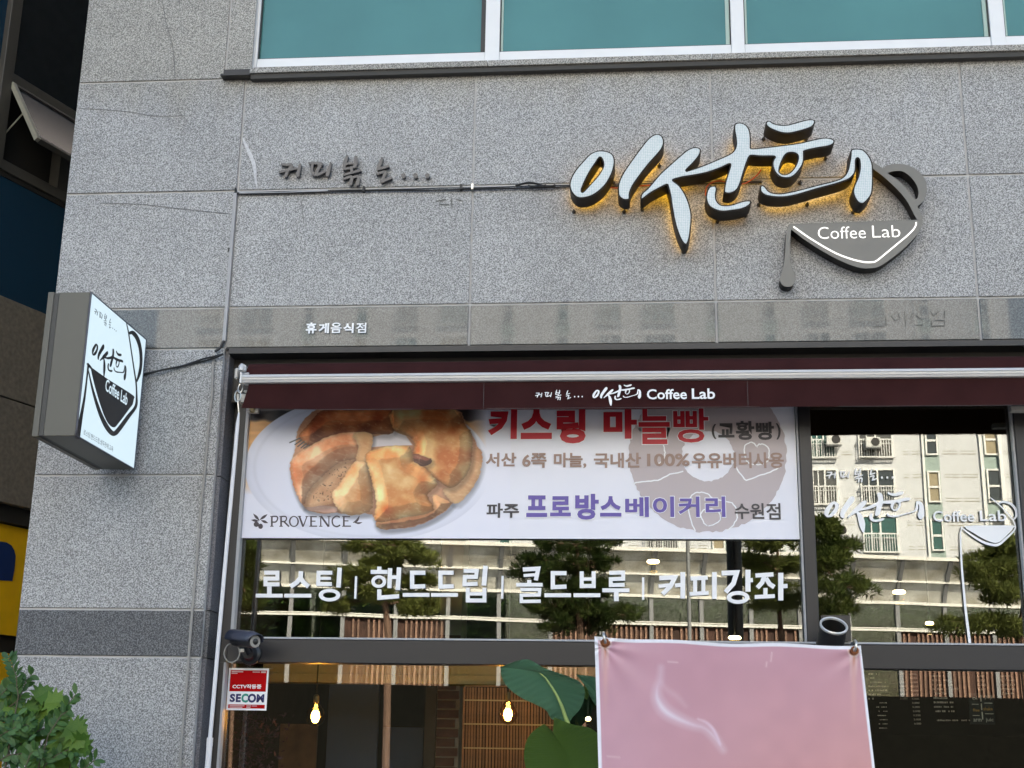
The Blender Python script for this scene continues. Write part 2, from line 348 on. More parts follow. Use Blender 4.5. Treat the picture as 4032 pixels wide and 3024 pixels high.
# flat shapes -> thin solids.  mapf turns (u, v, w) of the shape into a world point; w = depth away from the viewer
def XZ(Y): return lambda u, v, w_: (u, Y + w_, v)
def YZ(X): return lambda u, v, w_: (X - w_, u, v)
def curve_mesh(loops, depth):
    cu = bpy.data.curves.new('tmp', 'CURVE'); cu.dimensions = '2D'; cu.fill_mode = 'BOTH' if depth else 'FRONT'; cu.extrude = depth / 2
    for lp in loops:
        sp = cu.splines.new('POLY'); sp.points.add(len(lp) - 1)
        for k, (a, b) in enumerate(lp): sp.points[k].co = (a, b, 0, 1)
        sp.use_cyclic_u = True
    o = bpy.data.objects.new('tmp', cu); COL.objects.link(o)
    dg = bpy.context.evaluated_depsgraph_get(); me = bpy.data.meshes.new_from_object(o.evaluated_get(dg))
    bpy.data.objects.remove(o); bpy.data.curves.remove(cu)
    v = [tuple(q.co) for q in me.vertices]; f = [tuple(p.vertices) for p in me.polygons]; bpy.data.meshes.remove(me); return v, f
def add_shape(mb, loops, mapf, depth=.002, w0=0.):
    """front face at w0, going back by depth"""
    v, f = curve_mesh(loops, depth)
    return mb.add([mapf(a, b, w0 + depth / 2 - c) for a, b, c in v], f)
def smooth(lp, n=5, closed=True):
    out = []; N = len(lp); rngi = range(N) if closed else range(N - 1)
    for i in rngi:
        if closed: p = [lp[(i + k) % N] for k in (-1, 0, 1, 2)]
        else: p = [lp[max(i - 1, 0)], lp[i], lp[i + 1], lp[min(i + 2, N - 1)]]
        for k in range(n):
            t = k / n
            out.append(tuple(.5 * (2 * p[1][j] + (p[2][j] - p[0][j]) * t + (2 * p[0][j] - 5 * p[1][j] + 4 * p[2][j] - p[3][j]) * t * t + (3 * p[1][j] - p[0][j] - 3 * p[2][j] + p[3][j]) * t ** 3) for j in range(len(p[0]))))
    if not closed: out.append(tuple(lp[-1]))
    return out
def ribbon(pts, w, cap='round', sm=True):
    """outline of a brush stroke through pts of width w (number or one per point)"""
    ws = [w] * len(pts) if not hasattr(w, '__len__') else list(w)
    p3 = [(a, b, c) for (a, b), c in zip(pts, ws)]
    if sm and len(p3) > 2: p3 = smooth(p3, 5, False)
    L, Rr = [], []; n = len(p3)
    for i in range(n):
        a = p3[max(i - 1, 0)]; b = p3[min(i + 1, n - 1)]
        if not sm and 0 < i < n - 1:
            d1 = np.array([p3[i][0] - a[0], p3[i][1] - a[1]], float); d2 = np.array([b[0] - p3[i][0], b[1] - p3[i][1]], float)
            d1 /= np.linalg.norm(d1); d2 /= np.linalg.norm(d2); nn = np.array([-d1[1] - d2[1], d1[0] + d2[0]]); nn /= np.linalg.norm(nn)
            k = 1 / max(.5, nn @ np.array([-d1[1], d1[0]]))
        else:
            d = np.array([b[0] - a[0], b[1] - a[1]], float); d /= np.linalg.norm(d); nn = np.array([-d[1], d[0]]); k = 1
        h = p3[i][2] / 2 * k
        L.append((p3[i][0] + nn[0] * h, p3[i][1] + nn[1] * h)); Rr.append((p3[i][0] - nn[0] * h, p3[i][1] - nn[1] * h))
    def capf(c, d, r): # arc going from left side to right side round the end, d pointing outward
        out = []; a0 = math.atan2(d[1], d[0])
        for k in range(1, 6): t = a0 + math.pi / 2 - math.pi * k / 6; out.append((c[0] + r * math.cos(t), c[1] + r * math.sin(t)))
        return out
    e = np.array(p3[-1][:2], float) - np.array(p3[-2][:2]); e /= np.linalg.norm(e); s = np.array(p3[0][:2], float) - np.array(p3[1][:2]); s /= np.linalg.norm(s)
    if cap == 'round': return L + capf(p3[-1], e, p3[-1][2] / 2) + Rr[::-1] + capf(p3[0], s, p3[0][2] / 2)
    return L + Rr[::-1]
def ellipse(cx, cy, rx, ry, n=28): return [(cx + rx * math.cos(2 * math.pi * k / n), cy + ry * math.sin(2 * math.pi * k / n)) for k in range(n)]
def text_loops_mesh(s, bold):
    c = bpy.data.curves.new('t', 'FONT'); c.body = s; c.offset = bold; c.resolution_u = 3
    o = bpy.data.objects.new('t', c); COL.objects.link(o)
    dg = bpy.context.evaluated_depsgraph_get(); me = bpy.data.meshes.new_from_object(o.evaluated_get(dg))
    v = np.array([tuple(q.co)[:2] for q in me.vertices]); f = [tuple(p.vertices) for p in me.polygons]
    bpy.data.objects.remove(o); bpy.data.curves.remove(c); bpy.data.meshes.remove(me); return v, f
def add_text(mb, s, u0, u1, v0, v1, mapf, bold=.02, w0=0., mono=False):
    v, f = text_loops_mesh(s, bold)
    if not len(v): return mb
    lo, hi = v.min(0), v.max(0); q = (v - lo) / np.maximum(hi - lo, 1e-6)
    return mb.add([mapf(u0 + a * (u1 - u0), v0 + b * (v1 - v0), w0) for a, b in q], f)
def px_text(mb, s, l, r, t, b, Y, bold=.02, w0=0.):
    cx, cy = (l + r) / 2, (t + b) / 2
    u0, u1 = P(l, cy, Y).x, P(r, cy, Y).x; v0, v1 = P(cx, b, Y).z, P(cx, t, Y).z
    return add_text(mb, s, u0, u1, v0, v1, XZ(Y), bold, w0)
def PL(pts, s, ox, oy, Y):
    """a list of points read off an enlarged crop of the photo -> (x, z) on the plane y=Y"""
    out = []
    for p in pts:
        q = P(ox + p[0] * s, oy + p[1] * s, Y); out.append((q.x, q.z))
    return out
def loc_box(name, m, parent, x0, x1, y0, y1, z0, z1, label=None, bevel=0.):
    return MB().box(x0, x1, y0, y1, z0, z1).build(name, m, parent, label, bevel=bevel)

# ================================================================== GROUND AND STREET
ground = struct(MB().box(-400, 400, -400, 300, -.3, -.13).build('ground', M['asphalt']))
pav = struct(MB().box(-30, 30, -4.6, .0, -.12, 0.0).build('pavement', M['paving']))
kerb = struct(MB().box(-30, 30, -4.75, -4.61, -.12, .012).build('kerb', M['core']))

# ================================================================== CAFE BUILDING
XL = -3.21; XR = 9.0; TOP = 21.0
bld = thing('cafe_building', 'grey granite clad building with a cafe shopfront and teal upper windows', 'building', (0, 6, 0))
b = bld
JX = [-3.212, -2.209, -.872, .446, 1.803, 3.14, 4.48]
core = MB()
core.box(XL + .02, XR, .26, 12, 3.9, TOP)              # upper storeys; unseen volume, made tall to shade the street
core.box(XL + .02, XR, 8.0, 12, .02, 3.9)              # back part of the ground floor
core.box(XL + .02, -2.45, .26, 8.0, .02, 3.9)          # left side wall
core.box(5.2, XR, .26, 8.0, .02, 3.9)
core.build('inner_wall', M['core'], b)
bk = MB()
bk.box(XL + .003, -2.215, .009, .26, .02, TOP)            # pier backing
bk.box(-2.214, XR, .009, .26, 3.725, 5.40)              # backing above the shopfront
bk.box(5.2, XR, .009, .26, .02, 3.72)
bk.build('joint_sealant', M['joint'], b)
gap = .0062
def panel(x0, x1, z0, z1, m, label=None, y=0.):
    dy = random.uniform(-.0015, .0015)
    return MB().box(x0 + gap, x1 - gap, y + dy, y + .0085, z0 + gap, z1 - gap).build('stone_panel', m, b, label, bevel=.0022)
# pier (full height of the view) rows
rows = [(-.02, .60), (.60, 1.33), (1.33, 2.066), (2.066, 2.308), (2.308, 3.017), (3.017, 3.72), (3.72, 3.955), (3.955, 4.65), (4.65, 5.352)]
for i, (a, c_) in enumerate(rows):
    mm = M['darkgran'] if i == 3 else (M['strip'] if i == 6 else M['granite'])
    panel(XL, JX[1], a, c_, mm, 'dark granite band' if i == 3 else None)
for (a, c_) in [(5.352, 6.75), (6.75, 7.6), (7.6, 8.4)]:
    panel(XL, -2.335, a, c_, M['granite']); panel(-2.335, -2.175, a, c_, M['granite'])
for i in range(1, len(JX) - 1):
    for (a, c_, mm) in [(3.72, 3.955, M['strip']), (3.955, 4.65, M['granite']), (4.65, 5.352, M['granite'])]:
        panel(JX[i], JX[i + 1], a, c_, mm)
for z0, z1 in [(7.6, 8.4)]:
    for i in range(1, len(JX) - 1): panel(JX[i], JX[i + 1], z0, z1, M['granite'])
# the sill course below the upper windows
zs0, zs1 = P(957, 288, -.055).z, P(957, 266, -.055).z
for x0, x1 in [(-2.175, -.80), (-.80, .455), (.455, 1.75), (1.75, 3.3), (3.3, 4.6)]:
    MB().box(x0 + .002, x1 - .002, -.055, .05, zs0, zs1).build('window_sill', M['granite'], b, bevel=.002)
MB().box(-2.17, 4.6, -.042, .0, zs0 - .030, zs0 - .001).build('sill_shadow', M['sillunder'], b)  # dark board standing in for the shade under the sill
MB().box(P(868, 300, -.06).x, -2.17, -.062, -.003, zs0 - .014, zs0 - .002).box(P(868, 300, -.06).x, -2.177, -.012, .0, zs0 - .001, zs0 + .05).build('flashing', M['dframe'], b)
# upper windows
uw = MB().box(-2.175, 4.6, .085, .11, zs1 + .01, 7.6).build('upper_window', M['dframe'], b)
zb0 = zs1 + .002; zb1 = P(1015, 231, .03).z
fm = MB(); fm.box(P(973, 150, .03).x, P(1018, 150, .03).x, .03, .084, zb0, 7.59); fm.build('window_frame', M['white'], uw)
xm = [P(1018, 150, .03).x]
for (a, c_) in [(1911, 1967), (2879, 2931), (3902, 3959)]:
    x0, x1 = P(a, 140, .03).x, P(c_, 140, .03).x
    MB().box(x0, x1, .028, .084, zb0, 7.59).build('mullion', M['white'], uw, bevel=.002); xm += [x0, x1]
xm += [4.55]
for i in range(0, len(xm), 2):
    x0, x1 = xm[i], xm[i + 1]
    MB().box(x0 + .001, x1 - .001, .034, .084, zb0, zb1).build('bottom_rail', M['white'], uw, bevel=.002)
    MB().box(x0 + .002, x1 - .002, .062, .068, zb1 + .001, 7.58).build('window_pane', M['teal'], uw)
    MB().box(x1 - .028, x1 - .007, .052, .06, zb1 + .006, 7.5).build('glass_edge', M['tealrub'] if i else M['dframe'], uw)
    if i: MB().box(x0 + .007, x0 + .018, .052, .06, zb1 + .006, 7.5).build('glass_edge', M['tealrub'], uw)
    MB().box(x0 + .001, x0 + .006, .04, .062, zb1, 7.58).box(x1 - .006, x1 - .001, .04, .062, zb1, 7.58).box(x0 + .006, x1 - .006, .04, .062, zb1, zb1 + .005).build('gasket', M['dframe'], uw)
# opening reveal and soffit
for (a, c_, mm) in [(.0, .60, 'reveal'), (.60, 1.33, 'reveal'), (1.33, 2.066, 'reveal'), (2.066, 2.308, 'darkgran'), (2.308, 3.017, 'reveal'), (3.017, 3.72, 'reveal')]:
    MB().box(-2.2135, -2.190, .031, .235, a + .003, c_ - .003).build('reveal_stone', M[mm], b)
MB().box(-2.189, 5.2, .0015, .12, 3.692, 3.7225).build('soffit', M['bframe'], b)
MB().box(-2.19, 5.2, .121, .25, 3.45, 3.72).build('lintel', M['olivedk'], b)
# shopfront
sf = MB().box(-2.189, -2.12, .19, .24, .02, 3.449).build('shopfront_frame', M['bframe'], b)
zt0, zt1 = P(2000, 2618, .14).z, P(2000, 2524, .14).z
MB().box(-2.119, 4.6, .14, .26, zt0, zt1).build('transom', M['dframe'], sf, bevel=.003)
MB().box(-2.119, 4.6, .137, .16, zt1 + .001, zt1 + .010).build('transom_bead', M['silver'], sf)
mx0, mx1 = P(3143, 1660, .14).x, P(3191, 1660, .14).x
nx0, nx1 = P(4012, 1900, .14).x, P(4075, 1900, .14).x
for x0, x1 in [(mx0, mx1), (nx0, nx1)]:
    MB().box(x0, x1, .138, .25, zt1 + .011, 3.449).build('mullion', M['dframe'], sf, bevel=.003)
    MB().box(x0, x1, .138, .25, .02, zt0 - .001).build('mullion', M['dframe'], sf, bevel=.003)
    MB().box(x0 - .010, x0 - .001, .15, .19, zt1 + .012, 3.44).build('glass_bead', M['silver'], sf)
sx0 = P(925, 2250, .15).x
MB().box(-2.155, sx0 - .023, .150, .189, .02, zt0 - .002).box(-2.155, sx0 - .001, .150, .189, zt1 + .012, 3.449).box(-2.155, -2.119, .150, .189, zt0 - .0015, zt1 + .0115).build('side_frame', M['bframe'], sf)
MB().box(sx0, sx0 + .016, .145, .195, zt1 + .012, 3.44).box(sx0 - .022, sx0 - .010, .145, .195, .1, zt0 - .003).build('glass_bead', M['silver'], sf)
panes = [(-2.118, mx0, 'a'), (mx1, nx0, 'b'), (nx1, 4.59, 'c')]
for x0, x1, _ in panes:
    MB().box(x0 + .001, x1 - .001, G, G + .006, zt1 + .011, 3.448).build('glass_pane', M['glass'], sf)
    MB().box(x0 + .001, x1 - .001, G, G + .006, .08, zt0 - .001).build('glass_pane', M['glass'], sf)
# white crack repair and ghost marks on the stone
def blot(name, polys, m, Y, label, cat='mark'):
    mb = MB()
    for k, lp in enumerate(polys): add_shape(mb, [lp], XZ(Y), .0006, -.0003 * k)
    return mb
scar = [PL(ribbon([(1572, 900), (1590, 940), (1625, 1000), (1655, 1075)], [6, 14, 18, 10]), .6076, 0, 0, -.004)]
c2 = [PL(ribbon([(2, 110), (-5, 200), (-8, 300), (5, 390)], [5, 10, 12, 6]), .6076, 1008, 500, -.004)]
hl_ = mat('hairline crack', (.17, .17, .17), .9)
for pts in ([(640, 0), (655, 90), (680, 190), (690, 305)], [(305, 427), (430, 433), (520, 441), (610, 455), (730, 455)], [(390, 800), (560, 806), (660, 815), (900, 840)], [(1185, 770), (1190, 830), (1196, 880)], [(1900, 2000), (1900, 2001)])[:4]:
    blot('h', [PL(ribbon(smooth([(a + random.uniform(-3, 3), c_ + random.uniform(-2, 2)) for a, c_ in pts], 3, False), 2.3, sm=False), 1, 0, 0, -.0032)], hl_, -.0032, '').build('hairline_crack', hl_, b)
mk = mat('white filler', (.56, .56, .57), .8, noise=.2, scale=60)
blot('f', [PL(ribbon([(957, 545), (972, 580), (990, 620), (1003, 662), (1006, 700), (1012, 738)], [6, 12, 15, 13, 9, 5]), 1, 0, 0, -.004)], mk, -.004, '').build('crack_filler', mk, b)
gst = mat('old adhesive trace', (.12, .12, .11), .8, noise=.2, scale=60)
mb = MB()
# trace left by removed letters on the polished strip (thin residue lines)
for k, (pts, w_) in enumerate([([(940, 290), (1020, 290)], 8), ([(1045, 205), (1050, 290)], 5), ([(1130, 170), (1095, 205), (1120, 240), (1165, 225), (1150, 180)], 5), ([(1205, 170), (1212, 290)], 6), ([(1270, 180), (1250, 230)], 5), ([(1300, 195), (1350, 235)], 5), ([(1300, 280), (1360, 275)], 6), ([(1425, 165), (1450, 200), (1490, 165)], 6), ([(1430, 235), (1435, 288), (1540, 285), (1540, 235)], 7), ([(1460, 240), (1540, 240)], 7), ([(1545, 160), (1540, 210)], 6)]):
    add_shape(mb, [PL(ribbon(pts, w_, sm=False), .4665, 3000, 1150, -.003)], XZ(-.003), .0006, -.0002 * k)
for k, (pts, w_) in enumerate([([(1170, 480), (1230, 470)], 6), ([(1190, 500), (1250, 505)], 6), ([(1265, 465), (1270, 515)], 6), ([(1300, 470), (1340, 480)], 6)]):
    add_shape(mb, [PL(ribbon(pts, w_, sm=False), .6076, 1008, 500, -.003)], XZ(-.003), .0006, -.0002 * k)
mb.build('adhesive_trace', gst, b)

# ================================================================== LOGO SHAPES (traced once, used four times); units = crop pixels
def R6(l): return [(x + 1659, y) for x, y in l]
LOGO = [
 [[(500, 395), (575, 405), (615, 435), (627, 490), (610, 570), (570, 650), (520, 710), (450, 760), (380, 782), (320, 778), (275, 735), (258, 680), (270, 620), (310, 550), (370, 480), (430, 420)],
  [(505, 452), (527, 480), (532, 520), (515, 560), (480, 610), (440, 655), (395, 705), (365, 732), (358, 715), (370, 680), (395, 625), (430, 560), (470, 500)]],
 [[(960, 262), (1005, 275), (1025, 320), (1015, 370), (980, 420), (900, 510), (830, 600), (775, 680), (750, 740), (745, 790), (700, 797), (660, 770), (650, 730), (655, 660), (690, 580), (750, 490), (830, 380), (900, 295)]],
 [[(832, 775), (845, 742), (900, 690), (985, 590), (1060, 520), (1150, 440), (1220, 385), (1280, 368), (1320, 385), (1315, 430), (1270, 490), (1215, 545), (1206, 560), (1225, 556), (1330, 520), (1450, 470), (1550, 425), (1590, 390), (1603, 350), (1600, 290), (1590, 235), (1590, 195), (1605, 175), (1645, 170), (1690, 190), (1718, 235), (1727, 300), (1727, 365), (1735, 378), (1820, 372), (1950, 356), (2110, 335), (2219, 310), (2309, 292), (2369, 296), (2402, 315), (2394, 345), (2349, 365), (2259, 380), (2165, 402), (2157, 415), (2154, 490), (2124, 550), (2079, 600), (2029, 622), (1969, 615), (1924, 580), (1899, 520), (1904, 475), (1918, 450), (1900, 446), (1850, 446), (1789, 445), (1730, 440), (1712, 455), (1690, 510), (1665, 590), (1640, 670), (1610, 720), (1560, 745), (1515, 740), (1507, 715), (1520, 640), (1545, 560), (1558, 512), (1540, 512), (1480, 540), (1380, 575), (1280, 597), (1170, 615), (1102, 634), (1106, 645), (1150, 680), (1195, 745), (1230, 830), (1248, 920), (1243, 1020), (1232, 1100), (1215, 1150), (1195, 1158), (1165, 1130), (1130, 1050), (1105, 960), (1085, 850), (1072, 760), (1052, 685), (1042, 676), (990, 702), (920, 740), (860, 785), (838, 792)],
  R6([(400, 415), (440, 430), (445, 470), (420, 530), (380, 575), (335, 590), (300, 570), (303, 530), (325, 470), (355, 425)])],
 [R6([(185, 180), (195, 160), (220, 155), (250, 175), (300, 187), (360, 187), (430, 170), (500, 150), (560, 143), (588, 160), (570, 200), (520, 225), (450, 245), (380, 260), (310, 255), (240, 230), (200, 205)])],
 [[(1440, 682), (1452, 710), (1445, 760), (1455, 805), (1490, 835), (1560, 835), (1640, 810), (1700, 798), (1730, 808), (1715, 840), (1660, 870), (1580, 885), (1500, 892), (1440, 880), (1385, 845), (1362, 790), (1365, 740), (1385, 695), (1410, 682)]],
 [R6([(140, 690), (160, 675), (185, 690), (215, 725), (260, 740), (330, 740), (450, 715), (600, 675), (740, 640), (810, 610), (845, 560), (860, 500), (870, 440), (872, 400), (885, 385), (925, 380), (975, 390), (1020, 435), (1050, 500), (1055, 580), (1055, 680), (1045, 750), (1010, 800), (975, 828), (935, 820), (905, 780), (890, 730), (900, 680), (930, 610), (945, 540), (942, 480), (930, 460), (918, 480), (915, 560), (895, 600), (850, 635), (750, 670), (600, 710), (450, 755), (350, 775), (250, 775), (180, 760), (145, 730)])],
]
LOGO = [[smooth(l, 4) for l in g] for g in LOGO]
POT_BODY = [(365, 1008), (375, 993), (400, 988), (405, 988), (700, 979), (1100, 965), (1400, 955), (1408, 950), (1380, 900), (1340, 820), (1280, 740), (1200, 660), (1120, 590), (1062, 548), (1048, 520), (1045, 485), (1080, 505), (1125, 536), (1135, 540), (1160, 520), (1220, 505), (1290, 505), (1360, 525), (1430, 570), (1475, 630), (1490, 700), (1480, 770), (1455, 810), (1416, 845), (1418, 858), (1435, 890), (1455, 950), (1450, 1000), (1430, 1050), (1380, 1110), (1300, 1190), (1200, 1270), (1110, 1330), (1050, 1345), (960, 1345), (860, 1315), (740, 1260), (600, 1180), (480, 1100), (405, 1042), (392, 1040), (387, 1100), (384, 1200), (386, 1290), (400, 1340), (425, 1400), (428, 1440), (410, 1480), (380, 1495), (340, 1492), (310, 1465), (303, 1430), (320, 1370), (335, 1300), (345, 1200), (350, 1100), (357, 1040)]
POT_HOLE = smooth([(1175, 580), (1220, 562), (1290, 562), (1350, 600), (1400, 660), (1422, 720), (1418, 770), (1395, 790), (1370, 762), (1300, 675), (1230, 615)], 3)
POT_LINE = [(415, 1015), (520, 1090), (640, 1165), (760, 1230), (880, 1275), (980, 1298), (1040, 1300), (1080, 1290), (1150, 1235), (1240, 1160), (1330, 1085), (1380, 1035), (1400, 1000), (1402, 980)]
SMALL = [  # the little brush letters: strokes (points, widths)
 [([(100, 195), (170, 200), (232, 200), (215, 245), (180, 290), (150, 355)], [28, 34, 40, 40, 36, 40]), ([(72, 298), (150, 282), (230, 262), (300, 252)], [30, 32, 30, 28]), ([(350, 200), (335, 270), (315, 345)], [34, 44, 50])],
 [([(475, 180), (560, 180), (645, 190), (600, 215)], [24, 34, 36, 24]), ([(520, 200), (508, 265), (525, 322)], 38), ([(625, 205), (590, 270), (565, 335)], [38, 40, 42]), ([(545, 345), (610, 330), (695, 292)], [24, 34, 26]), ([(768, 180), (745, 260), (722, 340)], [28, 42, 48])],
 [([(990, 85), (965, 160), (945, 255)], [34, 50, 40]), ([(1110, 100), (1108, 170), (1095, 225)], [44, 50, 46]), ([(960, 195), (1030, 185), (1095, 185)], 26), ([(945, 262), (1020, 248), (1095, 232)], 28), ([(1050, 240), (1055, 300)], 40), ([(940, 345), (1060, 310), (1172, 280)], [26, 32, 30]), ([(945, 398), (1010, 372), (1055, 372), (1050, 420), (1038, 462)], [26, 32, 38, 44, 46]), ([(1075, 378), (1130, 362), (1150, 380), (1140, 425), (1130, 465)], [30, 34, 36, 42, 48])],
 [([(1468, 112), (1438, 180), (1412, 255)], [32, 46, 40]), ([(1405, 262), (1480, 242), (1550, 222)], [32, 34, 32]), ([(1392, 330), (1450, 310), (1512, 305), (1495, 350), (1465, 425)], [22, 34, 42, 40, 36]), ([(1455, 432), (1520, 408), (1592, 380)], [34, 36, 28])],
]
DOTS = [(1757, 350), (1920, 348), (2082, 350)]
def fit(src, dst):
    """src box (x0,y0,x1,y1 crop px, y down) -> dst box (u0, vtop, u1, vbot)"""
    x0, y0, x1, y1 = src; u0, v0, u1, v1 = dst
    return lambda lp: [(u0 + (x - x0) / (x1 - x0) * (u1 - u0), v0 + (y - y0) / (y1 - y0) * (v1 - v0)) for x, y in lp]
LOGOBOX = (258, 142, 2714, 1158); SMALLBOX = (50, 70, 2116, 485); POTBOX = (303, 480, 1490, 1495)

def logo_into(mb, dst, mapf, depth, w0=0.):
    f = fit(LOGOBOX, dst)
    for g in LOGO: add_shape(mb, [f(l) for l in g], mapf, depth, w0)
def small_into(mb, dst, mapf, depth, w0=0., step=.0004, fat=1.):
    f = fit(SMALLBOX, dst); k = 0
    for let in SMALL:
        for pts, ws in let:
            ws2 = ws * fat if not hasattr(ws, '__len__') else [q * fat for q in ws]
            add_shape(mb, [f(ribbon(pts, ws2))], mapf, depth, w0 - step * (k % 6)); k += 1
    for d in DOTS: add_shape(mb, [f(ellipse(d[0], d[1], 31 * fat, 34 * fat, 16))], mapf, depth, w0)
def pxbox(l, t, r, b_, Y):
    cx, cy = (l + r) / 2, (t + b_) / 2
    return (P(l, cy, Y).x, P(cx, t, Y).z, P(r, cy, Y).x, P(cx, b_, Y).z)

# ---- the big illuminated channel letters
names = ['round first', 'slanting second', 'long joined', 'cap stroke', 'hooked lower', 'long hooked last']
YF, YB = -.162, -.038
sign = thing('channel_letter_sign', 'big brush-written letters with perforated pale faces and amber halo light behind', 'sign', (.9, -.03, 4.3))
def inset(lp, d):   # shrink a closed loop inward a little (works for the gentle outlines here)
    a = np.array(lp, float); n = len(a); ar = 0.5 * np.sum(a[:, 0] * np.roll(a[:, 1], -1) - np.roll(a[:, 0], -1) * a[:, 1])
    t = np.roll(a, -1, 0) - np.roll(a, 1, 0); t /= np.linalg.norm(t, axis=1)[:, None] + 1e-9
    nn = np.stack([-t[:, 1], t[:, 0]], 1) * (1 if ar > 0 else -1); return [tuple(q) for q in a + nn * d]
mounts = [[(285, 800), (610, 560)], [(700, 800), (990, 420)], [(850, 780), (1190, 1130), (1300, 440), (2150, 560), (2360, 360), (1620, 240)], [(1850, 200), (2200, 200)], [(1470, 880), (1700, 830)], [(2590, 800), (2210, 740), (1810, 740)]]
for gi, g in enumerate(LOGO):
    wl = [PL(l, .487, 2116, 400, YF) for l in g]
    ch = MB(); add_shape(ch, wl, XZ(YF), YB - YF, 0); ch_o = ch.build('channel_letter', M['signside'], sign)
    fc = MB(); inn = [inset(wl[0], .0075)] + [inset(l, -.0065) for l in wl[1:]]
    add_shape(fc, inn, XZ(YF), .003, -.0035); fo = fc.build('letter_face', M['ledface'], ch_o)
    hl = MB(); inn = [inset(wl[0], .020)] + [inset(l, -.012) for l in wl[1:]]
    add_shape(hl, inn, XZ(YB), .004, .001); hl.build('halo_light', M['amber'], ch_o)
    mt = MB()
    for (mx_, my_) in mounts[gi]:
        p = P(2116 + mx_ * .487, 400 + my_ * .487, YF); 
        mt.tube([(p.x, YB, p.z), (p.x, -.001, p.z)], .004, 6); mt.tube([(p.x, -.01, p.z), (p.x, .0, p.z)], .011, 6)
    mt.build('mounting_pin', M['bcable'], ch_o)
# ---- grey pot sign with lit lettering
YPF, YPB = -.095, -.020
pot = thing('coffee_pot_sign', 'flat grey coffee pot outline sign with white Coffee Lab lettering and a drip', 'sign', (1.6, -.02, 4.0))
pl = MB(); add_shape(pl, [PL(smooth(POT_BODY, 3), .487, 2924, 400, YPF), PL(POT_HOLE, .487, 2924, 400, YPF)], XZ(YPF), .006, 0); po = pl.build('pot_face', M['potgrey'], pot)
pl = MB(); add_shape(pl, [inset(PL(smooth(POT_BODY, 3), .487, 2924, 400, YPF), .0015), PL(POT_HOLE, .487, 2924, 400, YPF)], XZ(YPF), YPB - YPF, .0065); pl.build('pot_side', M['signside'], pot)
pl = MB(); add_shape(pl, [PL(ribbon(POT_LINE, 12), .487, 2924, 400, YPF)], XZ(YPF), .003, -.0032); pl.build('white_line', M['ledwhite'], pot)
for wd_, a_, b_2, c_2, d_ in (('Coffee', 3220, 3408, 893, 940), ('Lab', 3434, 3544, 888, 935)): pl = MB(); px_text(pl, wd_, a_, b_2, c_2, d_, YPF, -.010, -.002); pl.build('lettering', M['ledwhite'], pot)
# ---- small metal letters
sm = thing('metal_lettering', 'small brushed metal brush-written letters with three dots fixed to the granite', 'sign', (-1.6, -.02, 4.75))
fS = lambda l: PL(l, .28933, 1080, 590, -.03)
for let in SMALL:
    mb = MB()
    for k, (pts, ws) in enumerate(let): add_shape(mb, [fS(ribbon(pts, ws))], XZ(-.03), .026, -.0005 * k)
    mb.build('letter', M['metal'], sm)
for d in DOTS:
    mb = MB(); add_shape(mb, [fS(ellipse(d[0], d[1], 31, 34, 20))], XZ(-.03), .026); mb.build('dot', M['metal'], sm)
# ---- permit lettering on the strip
pm = thing('permit_lettering', 'five small white Korean letters glued to the polished stone strip', 'sign', (-1.5, -.01, 3.85))
for ch_, l, r, t, b_ in [('휴', 305, 598, 205, 505), ('게', 652, 938, 222, 498), ('음', 985, 1278, 208, 492), ('식', 1325, 1608, 220, 492), ('점', 1675, 1950, 212, 488)]:
    mb = MB(); px_text(mb, ch_, 1160 + l * .14467, 1160 + r * .14467, 1240 + t * .14467, 1240 + b_ * .14467, -.012, .02 if ch_ in '점음' else .035); mb.build('letter', M['letterw'], pm)

# ================================================================== CABLES ON THE WALL
cz = P(1300, 747, -.02).z
duct = thing('cable_duct', 'thin grey cable duct running along the joint and down beside the pier', 'cable duct', (-1.5, -.01, cz))
hd = MB(); hd.box(P(942, 750, -.02).x, P(1290, 750, -.02).x, -.016, .0, cz - .009, cz + .004); hd.build('duct', M['duct'], duct)
hc = MB()
for dz, r in [(-.004, .0045), (.004, .003)]:
    pts = [(P(q, 745, -.012).x, -.014 + random.uniform(-.002, .002), cz - .006 + dz + random.uniform(-.003, .003)) for q in (930, 1100, 1290, 1450, 1600, 1750, 1870, 2000, 2120, 2260, 2330, 2600, 3000)]
    hc.tube(smooth(pts, 3, False), r, 6)
hc.build('cable', M['bcable'], duct)
kn = MB(); x0 = P(2115, 738, -.02).x
kn.tube(smooth([(x0 - .12, -.02, cz), (x0 - .05, -.03, cz + .012), (x0, -.03, cz + .004), (x0 + .06, -.028, cz - .015), (x0 + .1, -.02, cz)], 4, False), .006, 6)
kn.tube(smooth([(x0 - .05, -.03, cz - .005), (x0, -.035, cz - .016), (x0 + .05, -.03, cz - .004)], 4, False), .005, 6); kn.build('cable_knot', M['bcable'], duct)
for q in (1432, 1815, 1860):
    xx = P(q, 745, -.02).x; MB().box(xx - .006, xx + .006, -.03, 0, cz - .016, cz + .014).build('clip', M['bcable'] if q != 1860 else M['steel'], duct)
vx = -2.213
vd = MB(); vd.box(vx - .010, vx + .007, -.018, .0, 3.76, 4.63); vd.build('duct', M['duct'], duct)
v2 = MB(); v2.tube([(vx - .003, -.01, 4.63), (vx - .002, -.02, 4.66), (vx + .004, -.016, cz)], .006, 6); v2.tube([(vx - .012, -.012, 4.3), (vx - .013, -.012, 4.28)], .008, 6)
v2.tube(smooth([(vx - .003, -.012, 3.76), (vx - .02, -.022, 3.715), (vx - .045, -.018, 3.70)], 4, False), .008, 6); v2.build('cable', M['bcable'], duct)
